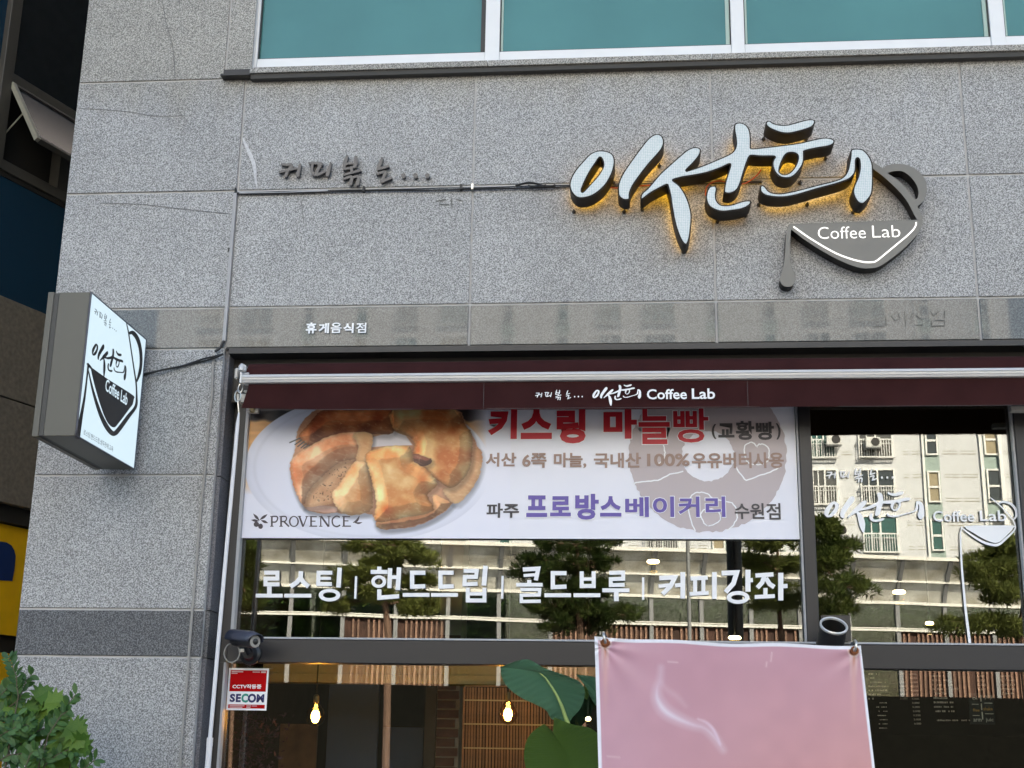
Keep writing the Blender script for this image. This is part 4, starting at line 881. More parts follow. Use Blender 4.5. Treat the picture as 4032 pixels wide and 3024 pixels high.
glyph(A, [([(645, 286), (642, 335), (612, 372), (565, 404)], 34), ([(640, 340), (668, 375), (702, 404)], 34), ([(518, 472), (723, 472)], 28)])
glyph(A, [([(882, 298), (778, 298), (774, 384), (878, 384)], 30), ([(776, 341), (872, 341)], 22), ([(938, 260), (928, 410)], 34)], [(861, 468, 82, 48, 50, 22)])
glyph(A, [([(1062, 325), (1055, 495)], 17)])
glyph(A, [([(1172, 292), (1300, 292)], 30), ([(1238, 252), (1238, 280)], 32), ([(1320, 264), (1314, 415)], 32), ([(1388, 258), (1378, 430)], 34), ([(1318, 332), (1384, 332)], 28), ([(1238, 424), (1238, 488), (1388, 476)], 32)], [(1234, 366, 56, 48, 30, 24)])
for dx in (0, 215): glyph(A, [([(1586 + dx, 298), (1486 + dx, 298), (1486 + dx, 404), (1586 + dx, 400)], 32), ([(1415 + dx, 466), (1618 + dx, 466)], 28)])
glyph(A, [([(1876, 284), (1976, 284), (1970, 330), (1886, 330), (1882, 386), (1982, 382)], 30), ([(2042, 246), (2030, 396)], 36), ([(1908, 412), (1908, 508), (2034, 508), (2034, 412)], 30), ([(1908, 458), (2034, 458)], 26)])
glyph(A, [([(2172, 322), (2168, 495)], 17)])
glyph(Bc, [([(185, 328), (288, 322), (272, 400)], 28), ([(190, 368), (275, 362)], 20), ([(228, 398), (228, 428)], 28), ([(140, 430), (318, 430)], 24), ([(168, 462), (298, 462), (295, 498), (175, 500), (175, 542), (305, 540)], 22)])
glyph(Bc, [([(478, 352), (386, 352), (386, 446), (478, 442)], 28), ([(330, 500), (508, 500)], 26)])
glyph(Bc, [([(580, 340), (580, 438), (660, 438), (660, 340)], 27), ([(580, 392), (660, 392)], 22), ([(525, 500), (705, 500)], 26)])
glyph(Bc, [([(765, 350), (858, 348), (858, 390), (775, 392), (775, 432), (868, 430)], 26), ([(718, 467), (900, 467)], 26), ([(812, 470), (812, 540)], 32)])
glyph(Bc, [([(992, 380), (992, 530)], 15)])
glyph(Bc, [([(1100, 385), (1205, 380), (1175, 440), (1122, 492)], 30), ([(1096, 440), (1190, 430)], 24), ([(1205, 435), (1250, 430)], 26), ([(1258, 345), (1258, 522)], 32)])
glyph(Bc, [([(1310, 388), (1425, 382)], 28), ([(1340, 390), (1340, 486)], 26), ([(1396, 388), (1396, 482)], 26), ([(1303, 492), (1432, 484)], 26), ([(1470, 345), (1470, 525)], 32)])
glyph(Bc, [([(1518, 352), (1620, 348), (1598, 420), (1545, 480)], 32), ([(1695, 330), (1695, 476)], 34), ([(1700, 400), (1728, 398)], 28)], [(1628, 515, 76, 43, 46, 18)])
glyph(Bc, [([(1745, 368), (1866, 360)], 28), ([(1806, 368), (1790, 415), (1758, 450)], 30), ([(1815, 385), (1840, 425), (1872, 446)], 30), ([(1812, 452), (1812, 496)], 28), ([(1740, 512), (1875, 506)], 26), ([(1915, 350), (1915, 535)], 34), ([(1925, 440), (1960, 438)], 28)])
# decal on the right pane
dc = thing('window_decal', 'white cafe name and coffee pot decal on the right window pane', 'window lettering', (1.2, YW, zt1 + .3))
q5 = lambda l, t, r, b_: pxbox(3180 + l * .3857, 1600 + t * .3857, 3180 + r * .3857, 1600 + b_ * .3857, YW)
fl = fit(LOGOBOX, q5(170, 868, 1190, 1290))
for g in LOGO: mb = MB(); add_shape(mb, [fl(l) for l in g], XZ(YW), .001, 0); mb.build('lettering', M['letterw'], dc)
fd = fit(SMALLBOX, q5(185, 628, 878, 775))
for let in SMALL:
    mb = MB()
    for k, (pts, ws) in enumerate(let): add_shape(mb, [fd(ribbon(pts, ws))], XZ(YW), .001, -.0004 * k)
    mb.build('lettering', M['letterw'], dc)
for d in DOTS: mb = MB(); add_shape(mb, [fd(ellipse(d[0], d[1], 31, 34, 16))], XZ(YW), .001); mb.build('dot', M['letterw'], dc)
mb = MB(); px_text(mb, 'Coffee', 3674, 3836, 2012, 2054, YW, .012); mb.build('lettering', M['letterw'], dc); mb = MB(); px_text(mb, 'Lab', 3858, 3963, 2010, 2052, YW, .012); mb.build('lettering', M['letterw'], dc)
mb = MB(); f5_ = lambda l: PL(l, .3857, 3180, 1600, YW)
add_shape(mb, [f5_(smooth([(1600, 1222), (1850, 1216), (2100, 1216), (2100, 1240), (2060, 1290), (1985, 1365), (1940, 1392), (1890, 1390), (1800, 1355), (1690, 1290)], 2))], XZ(YW), .001)
add_shape(mb, [f5_(ribbon([(1570, 1235), (1680, 1320), (1790, 1385), (1880, 1412), (1950, 1410), (2030, 1345), (2110, 1265), (2118, 1210), (2090, 1150), (2020, 1070), (1940, 990), (1870, 935)], [10, 18, 24, 26, 26, 22, 16, 12, 12, 12, 12, 8]))], XZ(YW), .001, -.0004)
add_shape(mb, [f5_(ribbon([(1955, 985), (2010, 975), (2080, 1000), (2125, 1060), (2128, 1120), (2100, 1160)], [16, 22, 24, 24, 22, 12]))], XZ(YW), .001, -.0008)
add_shape(mb, [f5_(ribbon([(1575, 1228), (1560, 1290), (1563, 1450), (1575, 1659), (1610, 2060), (1655, 2410)], [10, 12, 16, 20, 24, 28], sm=False))], XZ(YW), .001, -.0012)
mb.build('pot_drawing', M['letterw'], dc)

# ================================================================== SECURITY CAMERA AND STICKER
f4 = lambda a, c_, y: P(860 + a * .2412, 2420 + c_ * .2412, y)
cc = thing('security_camera', 'dark bullet security camera with sun shield on the shopfront frame corner', 'camera', tuple(f4(400, 640, .10)))
pb = f4(520, 640, .13); MB().lathe([(0, -.05), (.028, -.048), (.033, -.03), (.040, -.012), (.056, -.004), (.058, .008), (0, .008)], pb, (0, 1, 0), 24).build('base', M['black'], cc, smooth=True)
body0 = f4(255, 400, .03); body1 = f4(600, 440, -.10)
ax = (body1 - body0).normalized()
MB().lathe([(0, 0), (.030, .002), (.034, .012), (.034, .0 + (body1 - body0).length * .75), (.031, (body1 - body0).length)], body0, ax, 20).build('body', M['black'], cc, smooth=True)
MB().lathe([(.031, 0), (.029, .002), (.016, .003)], body1, ax, 20).build('led_ring', M['cable'], cc)
MB().lathe([(.016, .0025), (.012, .004), (0, .006)], body1, ax, 16).build('lens', M['black'], cc, smooth=True)
sh = MB(); side = ax.cross(Vector((0, 0, 1))).normalized(); upv = side.cross(ax).normalized(); L_ = (body1 - body0).length + .045; ns = 12
vv = []; ff = []
for t in (0., .35, .75, 1.):
    for k in range(ns + 1):
        an = math.radians(-12 + 204 * k / ns); r_ = .043
        dn = (1 - .25 * (t == 1.))
        vv.append(body0 + ax * (-.02 + L_ * t - (.02 * (1 - math.sin(max(0, an))) if t == 1. else 0)) + side * math.cos(an) * r_ * (1 if 0 <= k <= ns else .9) + upv * (math.sin(an) * r_ * dn * (1. if t < 1 else .98) + .004))
for i in range(3):
    for k in range(ns): a = i * (ns + 1) + k; ff.append((a, a + 1, a + ns + 2, a + ns + 1))
sh.add(vv, ff); so_ = sh.build('sun_shield', M['navyplast'], cc, smooth=True); md = so_.modifiers.new('s', 'SOLIDIFY'); md.thickness = .003
MB().tube([tuple(f4(420, 470, .04)), tuple(f4(500, 640, .08))], .013, 10).build('arm', M['black'], cc, smooth=True)
c1 = f4(220, 615, .03); MB().tube(smooth([tuple(f4(250, 445, .02)), tuple(f4(140, 510, .02)), tuple(f4(92, 640, .02)), tuple(f4(140, 750, .02)), tuple(f4(215, 780, .02)), tuple(f4(300, 740, .02)), tuple(f4(345, 640, .02)), tuple(f4(325, 530, .02)), tuple(f4(275, 450, .02))], 4, False), .0035, 8).build('cable', M['cable'], cc, smooth=True)
MB().tube([tuple(f4(235, 440, .02)), tuple(f4(265, 500, .02))], .008, 8).tube([tuple(f4(385, 560, .0)), tuple(f4(385, 610, .0))], .012, 10).build('connector', M['castw'], cc, smooth=True)
YS = G - .003
stk = thing('security_sticker', 'red and white security company sticker in the lower left corner of the glass', 'sticker', tuple(f4(460, 1200, YS)))
cor = [f4(182, 878, YS), f4(832, 872, YS), f4(776, 1558, YS), f4(118, 1566, YS)]
def quad(u0, v0, u1, v1):  # unit square of the sticker -> world xz
    x0, x1 = (cor[0].x + cor[3].x) / 2, (cor[1].x + cor[2].x) / 2; z1, z0 = (cor[0].z + cor[1].z) / 2, (cor[2].z + cor[3].z) / 2
    return x0 + u0 * (x1 - x0), x0 + u1 * (x1 - x0), z1 - v1 * (z1 - z0), z1 - v0 * (z1 - z0)
def sq(name, u0, v0, u1, v1, m, d): a = quad(u0, v0, u1, v1); return MB().box(a[0], a[1], YS - d, YS - d + .0006, a[2], a[3]).build(name, m, stk)
sq('sheet', 0, 0, 1, 1, M['letterw'], 0)
stred = mat('sticker red', lin((180, 0, 8)), .6, spec=.1); stnavy = mat('sticker navy', lin((22, 28, 95)), .4); stteal = mat('sticker teal', lin((15, 140, 125)), .4)
sq('red_field', .045, .05, .955, .555, stred, .0008); sq('red_field', .045, .865, .955, .955, stred, .0008)
def st(s, u0, v0, u1, v1, m, bold=.02):
    mb = MB(); a = quad(u0, v0, u1, v1); add_text(mb, s, a[0], a[1], a[2], a[3], XZ(YS - .0014), bold); mb.build('lettering', m, stk)
st('CCTV작동중', .12, .385, .84, .49, M['letterw'], .025)
st('S', .07, .615, .205, .81, stnavy, .05); st('E', .225, .615, .35, .81, stnavy, .05); st('C', .36, .605, .53, .82, stteal, .05); st('O', .52, .605, .73, .82, stnavy, .05); st('M', .74, .615, .93, .81, stnavy, .045)
for u0, v0, u1, v1 in [(.07, .075, .36, .10), (.07, .115, .22, .135), (.60, .08, .78, .10), (.81, .07, .93, .11), (.08, .885, .45, .905), (.08, .92, .40, .94), (.50, .885, .62, .905), (.64, .885, .76, .905), (.50, .92, .60, .94)]: sq('small_print', u0, v0, u1, v1, mat('small print', (.6, .45, .45), .5), .0014)

# ================================================================== PINK BANNER STAND
YP = -.95
pk = thing('banner_stand', 'pink vinyl banner with white border and steam wisps hung from two hooks', 'banner', tuple((P(2870, 3000, YP).x, YP, 0)))
pTL, pTR = P(2340, 2502, YP), P(3392, 2540, YP); pBL, pBR = P(2356, 3024, YP), P(3447, 3024, YP)
xL, xR = (pTL.x + pBL.x) / 2, (pTR.x + pBR.x) / 2 + .012; zT = (pTL.z + pTR.z) / 2; zB = .55
def pinkc(px, py):
    n = len(px); C = np.zeros((n, 3)); t = np.clip((py - 2500) / 540, 0, 1)[:, None]; s = np.clip((px - 2350) / 1050, 0, 1)[:, None]
    C[:] = np.array([198, 150, 165]) / 255.; C = C * (1 - t * .6 * s) + np.array([214, 150, 140]) / 255. * (t * .6 * s)
    C *= 1 + .03 * (vnoise(px, py, 60, 5) - .5)[:, None]
    def blend(mask, col):
        nonlocal C
        mask = np.clip(mask, 0, 1)[:, None]; C = C * (1 - mask) + np.array(col) / 255. * mask
    def F(l): return [(1950 + a * .5871, 2050 + b_ * .5871) for a, b_ in l]
    s1 = sdf(px, py, F(ribbon([(1112, 985), (1105, 1060), (1085, 1130), (1090, 1200), (1140, 1275), (1230, 1330), (1330, 1370), (1400, 1390), (1460, 1440), (1530, 1540)], [6, 10, 26, 50, 62, 52, 36, 26, 30, 10])))
    blend(np.clip((s1 + 20) / 40, 0, 1) * .6, (228, 214, 232)); blend(np.clip((s1 - 2) / 18, 0, 1) * .55, (240, 240, 245))
    s2 = sdf(px, py, F(ribbon([(1360, 1330), (1420, 1355), (1470, 1410), (1510, 1500)], [4, 12, 14, 8]))); blend(np.clip((s2 + 6) / 12, 0, 1) * .7, (236, 222, 240))
    s3 = sdf(px, py, F(ribbon([(1115, 1080), (1150, 1130), (1220, 1180), (1280, 1245)], [2, 14, 18, 4]))); blend(np.clip((s3 + 14) / 28, 0, 1) * .22, (235, 220, 235))
    for (cx, cy) in [(2383, 2528), (3365, 2560)]:
        r = np.hypot(px - cx, py - cy); 
        wgt = np.exp(-((px - cx) / 11) ** 2) * (py > cy) * np.clip(1 - (py - cy) / 330, 0, 1); blend(wgt * .6, (228, 178, 160))
        blend(np.exp(-((px - cx + 12) / 5) ** 2) * (py > cy) * np.clip(1 - (py - cy) / 130, 0, 1) * .6, (240, 225, 215)); blend(np.exp(-((px - cx - 10) / 5) ** 2) * (py > cy) * np.clip(1 - (py - cy) / 110, 0, 1) * .6, (240, 225, 215))
        blend(np.clip((30 - r) / 8, 0, 1) * .8, (240, 220, 215)); blend(np.clip((22 - r) / 4, 0, 1) * .9, (190, 100, 40)); blend(np.clip((20 - r) / 4, 0, 1), (95, 40, 12))
        blend(np.exp(-((px - cx) / 4) ** 2) * (py > cy) * np.clip(1 - (py - cy) / 70, 0, 1) * .7, (180, 100, 50))
    for (a, b_) in [((3038, 2570), (3034, 2605)), ((2390, 2980), (2440, 2984)), ((2630, 2605), (2668, 2608)), ((3018, 2608), (3016, 2625))]:
        blend(np.clip((sdf(px, py, ribbon([a, b_], 5)) + 2) / 4, 0, 1) * .5, (235, 215, 220))
    ed = np.minimum(px - ledge(py), redge(py) - px); ed = np.minimum(ed, py - tedge(px)); blend(np.clip((15 - ed) / 3, 0, 1), (236, 236, 244))
    return C
def ledge(py): return 2341 + (py - 2502) * .028
def redge(py): return 3398 + (py - 2545) * .106
def tedge(X):
    t = np.clip((X - 2340) / 1055, 0, 1); return 2504 + (X - 2340) * .0345 + 9 * np.sin(np.pi * t) + 3 * np.sin(5 * np.pi * t)
NXP, NZP = 260, 230
def pink_sheet():
    # sheet edges follow the hang of the cloth
    me = bpy.data.meshes.new('sheet'); pts = []; 
    for j in range(NZP):
        s = j / (NZP - 1)
        for i in range(NXP):
            t = i / (NXP - 1); pyT = float(tedge(2340 + 1055 * t))
            z_top = P(2340 + 1055 * t, pyT, YP).z; z = z_top + (zB - z_top) * (s ** 1.35)
            q0 = 0; 
            # left and right edge x at this height
            zt = z; xl_ = pTL.x + (pTL.z - zt) * (pBL.x - pTL.x) / (pTL.z - pBL.z); xr_ = pTR.x + (pTR.z - zt) * (pBR.x - pTR.x) / (pTR.z - pBR.z)
            if zt < pBL.z: xl_ = pBL.x
            if zt < pBR.z: xr_ = pBR.x
            x = xl_ + (xr_ - xl_) * t
            y = YP + .003 * math.sin(9 * math.atan2(z - zT + .03, x - xR + .03)) * math.exp(-math.hypot(x - xR, z - zT) / .22) + .003 * math.sin(9 * math.atan2(z - zT + .03, xL + .03 - x)) * math.exp(-math.hypot(x - xL, z - zT) / .22) + .015 * math.sin(t * 6.3 + 1.) * (1 - .4 * s) + .006 * math.sin(t * 15 + s * 4) + .010 * math.sin(s * 5)
            pts.append((x, y, z))
    pts = np.array(pts); px, py = proj(np.stack([pts[:, 0], np.full(len(pts), YP), pts[:, 2]], 1))
    c = pinkc(px, py)
    i = (np.arange(NXP - 1)[None, :] + NXP * np.arange(NZP - 1)[:, None]).ravel()
    c0 = pts.mean(0); me.from_pydata((pts - c0).tolist(), [], np.stack([i, i + NXP, i + NXP + 1, i + 1], 1).tolist()); me.update(); me.materials.append(vcolmat('pink banner print', .35, .5))
    at = me.color_attributes.new('print', 'FLOAT_COLOR', 'POINT'); lc = np.clip(c, 0, 1); lc = np.where(lc <= .04045, lc / 12.92, ((lc + .055) / 1.055) ** 2.4)
    at.data.foreach_set('color', np.concatenate([lc, np.ones((len(lc), 1))], 1).astype(np.float32).ravel()); me.polygons.foreach_set('use_smooth', [True] * len(me.polygons))
    link('sheet', me, pk, c0)
pink_sheet()
for (cx, cy, d) in [(2383, 2528, -8), (3365, 2560, 8)]:
    p = P(cx, cy, YP - .016); MB().lathe([(.008, 0), (.009, .003), (.014, .004), (.017, .001), (.017, -.001)], p, (0, -1, 0), 18).build('grommet', M['rust'], pk, smooth=True)
    MB().tube(smooth([(p.x, YP - .008, p.z - .004), (p.x + .001, YP - .03, p.z + .002), (p.x + d * .0008, YP - .028, p.z + .03), (p.x + d * .0008, YP + .01, p.z + .042), (p.x + d * .0008, YP + .05, p.z + .036)], 4, False), .0055, 8).build('hook', M['steel'], pk, smooth=True)
    MB().tube([(p.x + d * .0008, YP + .05, p.z + .036), ((xL + xR) / 2, YP + .09, 1.1), ], .009, 8).build('stand_arm', M['black'], pk)
MB().tube([((xL + xR) / 2, YP + .09, 1.25), ((xL + xR) / 2, YP + .09, .05)], .014, 8).build('stand_pole', M['black'], pk)
MB().box((xL + xR) / 2 - .3, (xL + xR) / 2 + .3, YP - .1, YP + .35, .0, .06).build('stand_base', M['black'], pk, bevel=.01)

# ================================================================== VENT PIPE
vp = thing('vent_pipe', 'short round steel vent pipe with a dark mouth and shiny rim above the pink banner', 'pipe', tuple(P(3285, 2490, .1)))
mo = P(3283, 2462, -.12); axp = Vector((.10, -.62, .72)).normalized(); rr_ = .066
MB().lathe([(rr_, -.34), (rr_, 0)], mo, axp, 28).build('pipe_wall', M['dframe'], vp, smooth=True)
MB().lathe([(rr_ - .006, -.003), (rr_ - .006, -.32), (0, -.32)], mo, axp, 28).build('pipe_inside', M['pipeblack'], vp, smooth=True)
MB().lathe([(rr_ + .001, -.010), (rr_ + .003, .0), (rr_ - .002, .005), (rr_ - .0075, .001), (rr_ - .008, -.008)], mo, axp, 28).build('rim', M['alu'], vp, smooth=True)
pe = mo - axp * .34; MB().tube([tuple(pe), (pe.x, .1, pe.z - .05), (pe.x, .135, pe.z - .05)], rr_, 20).build('elbow', M['dframe'], vp, smooth=True)
MB().box(P(3232, 2420, .13).x, P(3345, 2420, .13).x, .115, .135, zt1 + .012, P(3290, 2424, .13).z).build('back_plate', M['black'], vp)

# ================================================================== BROAD-LEAVED PLANT
s7, ox7, oy7 = .28571, 1900, 2550
def broad_leaf(parent, rib, left, right, m, Yb, fold, tilt, name='leaf', nsub=7, nlen=6):
    rib, left, right = [smooth(q, nlen, False) for q in (rib, left, right)]
    n = len(rib); vv = []; ff = []; uvs = []
    for i in range(n):
        for side, e in ((-1, left), (1, right)):
            pass
        row = []
        for k in range(-nsub, nsub + 1):
            t = abs(k) / nsub; e = left if k < 0 else right; px = rib[i][0] * (1 - t) + e[i][0] * t; py = rib[i][1] * (1 - t) + e[i][1] * t
            Y = Yb + tilt * (i / n) - fold * t + fold * .6 * t * t + .004 * math.sin(i * 1.7 + k) * t
            q = P(ox7 + px * s7, oy7 + py * s7, Y); vv.append(tuple(q)); uvs.append((i / n * 4 + .25 * t, .5 + k / nsub / 2))
    W = 2 * nsub + 1
    for i in range(n - 1):
        for k in range(W - 1): a = i * W + k; ff.append((a, a + 1, a + W + 1, a + W))
    o = MB().add(vv, ff).build(name, m, parent, smooth=True); uvl = o.data.uv_layers.new(name='UVMap')
    idx = np.zeros(len(o.data.loops), int); o.data.loops.foreach_get('vertex_index', idx); uvl.data.foreach_set('uv', np.array(uvs)[idx].astype(np.float32).ravel())
    return o
cn = thing('canna_plant', 'tall plant with broad green leaves rising beside the pink banner', 'plant', (P(2260, 3024, -.45).x, -.45, 0))
rib1 = [(1175, 1040), (1140, 950), (1090, 800), (1030, 670), (960, 550), (870, 420), (780, 345), (600, 310), (400, 285), (252, 262)]
lf1 = broad_leaf(cn, rib1, [(1120, 1030), (1040, 985), (950, 985), (870, 860), (700, 770), (560, 705), (410, 605), (300, 480), (255, 360), (250, 262)],
    [(1195, 1030), (1250, 950), (1340, 850), (1400, 700), (1400, 565), (1330, 465), (1150, 385), (850, 280), (600, 160), (254, 260)], M['canna'], -.42, .03, -.06)
MB().tube([tuple(P(ox7 + a * s7, oy7 + b_ * s7, -.43 - .006 * i)) for i, (a, b_) in enumerate([(1175, 1050), (1140, 950), (1090, 800), (1030, 670), (960, 550), (870, 420), (790, 350)])], [.011, .009, .0075, .006, .005, .004, .0015], 8).build('leaf_rib', M['rib'], cn, smooth=True)
rib2 = [(1215, 1750), (1190, 1600), (1140, 1450), (1080, 1330), (1010, 1230), (968, 1160)]
broad_leaf(cn, rib2, [(620, 1750), (575, 1560), (575, 1420), (610, 1270), (700, 1150), (850, 1050)], [(1700, 1750), (1690, 1500), (1640, 1250), (1480, 1110), (1250, 1060), (985, 960)], M['canna2'], -.60, .05, .08)
broad_leaf(cn, [(1640, 760), (1560, 620), (1450, 500), (1290, 372)], [(1560, 800), (1490, 690), (1410, 530), (1288, 376)], [(1800, 640), (1700, 500), (1560, 410), (1292, 368)], M['canna'], -.36, .02, 0)
broad_leaf(cn, [(1440, 720), (1430, 640), (1410, 580), (1400, 520)], [(1405, 700), (1400, 640), (1370, 590), (1398, 525)], [(1450, 700), (1465, 640), (1440, 560), (1402, 522)], M['canna2'], -.40, .01, 0)
ps = P(ox7 + 1180 * s7, oy7 + 1045 * s7, -.44)
MB().tube([tuple(ps), (ps.x + .03, -.45, 1.1), (ps.x + .04, -.45, .3)], [.010, .018, .024], 8).build('stem', M['rib'], cn, smooth=True)
MB().lathe([(.0, .0), (.16, .0), (.20, .36), (.21, .38), (.18, .38), (.17, .33), (0, .33)], (ps.x + .04, -.45, .001), (0, 0, 1), 20).build('pot', M['brick'], cn, smooth=True)

# ================================================================== SHRUB AT THE LEFT CORNER
def leaf_mesh(name, m, outline, fold=.12):
    me = bpy.data.meshes.new(name); n = len(outline); vv = [(0, 0, 0)] + [(u, v, fold * abs(v)) for u, v in outline]
    vv.append((1, 0, 0)); rim_ = list(range(1, n + 1))
    up = [i for i in rim_ if vv[i][1] > 0]; dn = [i for i in rim_ if vv[i][1] < 0]; last = n + 1
    ff = []
    for arr, flip in ((up, False), (dn, True)):
        arr = [0] + arr + [last]
        mid = [0]; 
        for a, b_ in zip(arr[1:-1], arr[2:]): pass
    # simple fan from two centre points
    vv.append((.33, 0, 0)); vv.append((.66, 0, 0)); c1_, c2_ = n + 2, n + 3
    for arr, flip in ((up, False), (dn, True)):
        arr = [0] + arr + [last]; h = len(arr) // 2
        for i in range(len(arr) - 1):
            c = c1_ if i < h else c2_; f = (arr[i], arr[i + 1], c); ff.append(f[::-1] if flip else f)
        f = (c1_, arr[h], c2_); ff.append(f if not flip else f[::-1])
    me.from_pydata(vv, [], ff); me.update(); me.materials.append(m); return me
oval = [(.12, .10), (.3, .20), (.55, .24), (.78, .18), (.93, .08)]; oval = oval + [(u, -v) for u, v in oval]
lm_o = leaf_mesh('leaf', M['shrub'], oval)
lob = [(.05, .25), (.02, .55), (.22, .38), (.30, .72), (.42, .42), (.60, .60), (.62, .30), (.82, .30), (.84, .12)]; lob = lob + [(u, -v) for u, v in lob]
lm_l = leaf_mesh('leaf', M['maple'], lob, .2)
def place_leaf(me, p, d, nrm_, size, parent, name='leaf'):
    d = Vector(d).normalized(); nz_ = Vector(nrm_); nz_ = (nz_ - d * nz_.dot(d)).normalized(); yv = nz_.cross(d)
    o = bpy.data.objects.new(name, me); COL.objects.link(o); o.parent = parent
    mt = Matrix((d, yv, nz_)).transposed().to_4x4(); o.matrix_parent_inverse = Matrix.Identity(4)
    mt.translation = Vector(p) - WL[parent.name]; o.matrix_local = mt; o.scale = (size, size, size); return o
f8 = lambda a, c_, y: P(a * .31596, 2500 + c_ * .31596, y)
YL = -.75
sh1 = thing('garden_shrub', 'dark green small-leaved shrub with long twigs against the granite pier', 'shrub', (P(60, 3024, YL).x - .1, YL, 0))
twigs = [[(215, 1400), (330, 1300), (440, 1210), (560, 1160), (690, 1040), (800, 930), (880, 820), (945, 740)], [(-30, 1000), (60, 930), (170, 860), (250, 780), (300, 640), (330, 560), (400, 490)], [(230, 760), (210, 640), (205, 520), (170, 420), (110, 290)],
         [(-50, 1600), (100, 1500), (260, 1480), (400, 1430), (560, 1560)], [(560, 1620), (700, 1500), (850, 1430), (940, 1530)], [(-60, 1300), (60, 1220), (200, 1150), (330, 1120), (420, 1050)], [(300, 1700), (350, 1560), (380, 1480), (470, 1420)], [(-40, 800), (40, 720), (110, 640)], [(600, 1250), (680, 1130), (760, 1000), (840, 950)], [(1000, 1700), (1080, 1640), (1180, 1560)]]
tw = MB(); nleaf = 0
base = Vector((P(-20, 3300, YL).x, YL, .0))
for ti, t_ in enumerate(twigs):
    yo = YL + random.uniform(-.10, .05); pts = [f8(a, c_, yo) for a, c_ in t_]; rad = [.0035 - .0022 * i / len(pts) for i in range(len(pts))]
    tw.tube([tuple(q) for q in pts], rad, 5)
    sp = smooth([tuple(q) for q in pts], 4, False)
    for i in range(1, len(sp)):
        p = Vector(sp[i]); d = (Vector(sp[i]) - Vector(sp[i - 1])).normalized()
        for sgn in (-1, 1):
            if random.random() < .15: continue
            sd = Vector((d.z, 0, -d.x)) * sgn; dirv = d * .6 + sd * random.uniform(.5, 1.1) + Vector((0, random.uniform(-.5, .3), random.uniform(-.3, .3)))
            place_leaf(lm_o, p, dirv, (random.uniform(-.4, .4), -1, random.uniform(.1, .9)), random.uniform(.034, .055), sh1); nleaf += 1
tw.build('branch', M['twig'], sh1)
br2 = MB()
for t_ in twigs: 
    q = f8(t_[0][0], t_[0][1], YL); br2.tube([tuple(q), ((q.x + base.x) / 2 - .03, YL - .02, q.z * .6), tuple(base)], [.003, .008, .014], 6)
br2.build('trunk', M['twig'], sh1)
for k in range(150):   # the dense lower part
    a = random.uniform(-60, 780) ; c_ = random.uniform(950, 1680)
    if a > 760 - (1650 - c_) * .55 and a > 120: a = random.uniform(-60, 400)
    place_leaf(lm_o, f8(a, c_, YL + random.uniform(-.08, .14)), (random.uniform(-1, 1), random.uniform(-.4, .4), random.uniform(-.6, 1)), (random.uniform(-.5, .5), -1, random.uniform(.2, .9)), random.uniform(.040, .062), sh1)
sh2 = thing('maple_sapling', 'bright yellow-green plant with lobed leaves growing through the dark shrub', 'plant', (P(200, 3024, YL + .1).x, YL + .1, 0))
cen = [(-20, 700), (40, 640), (480, 830), (530, 860), (420, 960), (600, 1160), (760, 1180), (640, 1330), (760, 1300), (820, 1120), (930, 1380), (740, 1560), (500, 1500), (180, 1000), (240, 1180), (620, 980), (560, 1450), (700, 1450), (860, 1250), (330, 860), (60, 860), (380, 1250)]
for a, c_ in cen:
    for q in range(2):
        aa = a + random.uniform(-60, 60); cc_ = c_ + random.uniform(-50, 50)
        place_leaf(lm_l, f8(aa, cc_, YL + random.uniform(.0, .16)), (random.uniform(.1, 1.), random.uniform(-.3, .3), random.uniform(-.9, .35)), (random.uniform(-.4, .4), -1, random.uniform(.1, 1.)), random.uniform(.075, .12), sh2)
tb = MB(); 
for a, c_ in cen[::2]:
    q = f8(a, c_, YL + .1); tb.tube([tuple(q), ((q.x + WL[sh2.name].x) / 2, YL + .1, q.z * .75), (WL[sh2.name].x, YL + .1, 0)], [.0025, .005, .009], 5)
tb.build('stem', M['twig'], sh2)

# ================================================================== INTERIOR
rm_ = thing('cafe_interior', 'dim cafe room behind the shop glass with dark walls and cream bulkhead', 'room', (1, 4, 0))
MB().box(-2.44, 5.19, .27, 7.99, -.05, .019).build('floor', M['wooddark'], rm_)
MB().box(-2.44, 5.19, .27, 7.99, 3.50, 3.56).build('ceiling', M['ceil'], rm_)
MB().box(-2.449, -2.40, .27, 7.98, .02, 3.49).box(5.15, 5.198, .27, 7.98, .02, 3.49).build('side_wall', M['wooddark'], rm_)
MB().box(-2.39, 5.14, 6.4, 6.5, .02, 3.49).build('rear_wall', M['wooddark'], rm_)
YI = 1.6
zc0, zc1 = P(1500, 2690, YI).z, P(1500, 2655, YI).z
MB().box(P(1030, 2670, YI).x, P(2420, 2670, YI).x, YI, YI + .2, zc0, zc1).build('bulkhead', M['cream'], rm_)
MB().box(P(1030, 2670, YI).x, P(2420, 2670, YI).x, YI + .02, YI + .2, zc1 + .002, zc1 + .10).build('bulkhead', M['cream'], rm_)
YD = 2.6
MB().box(P(1060, 2850, 2.4).x, P(1250, 2850, 2.4).x, 2.4, 2.43, .02, P(1150, 2850, 2.4).z).build('reflection_panel', mat('brown reflection panel', (.20, .12, .07), .6, noise=.3, scale=9), rm_)  # added brown panel imitating a reflection in the lower glass
MB().box(P(1290, 2850, YD).x, P(1488, 2850, YD).x, YD, YD + .03, .02, P(1380, 2690, YD).z).build('blue_panel', M['bluecloth'], rm_)
MB().box(P(1490, 2850, YD).x, P(1650, 2850, YD).x, YD + .2, YD + .23, .02, P(1500, 2860, YD).z).build('blue_panel', M['bluecloth'], rm_)
MB().box(P(1690, 2850, YD).x, P(1732, 2850, YD).x, YD - .2, YD, .02, 3.4).build('black_post', M['bframe'], rm_)
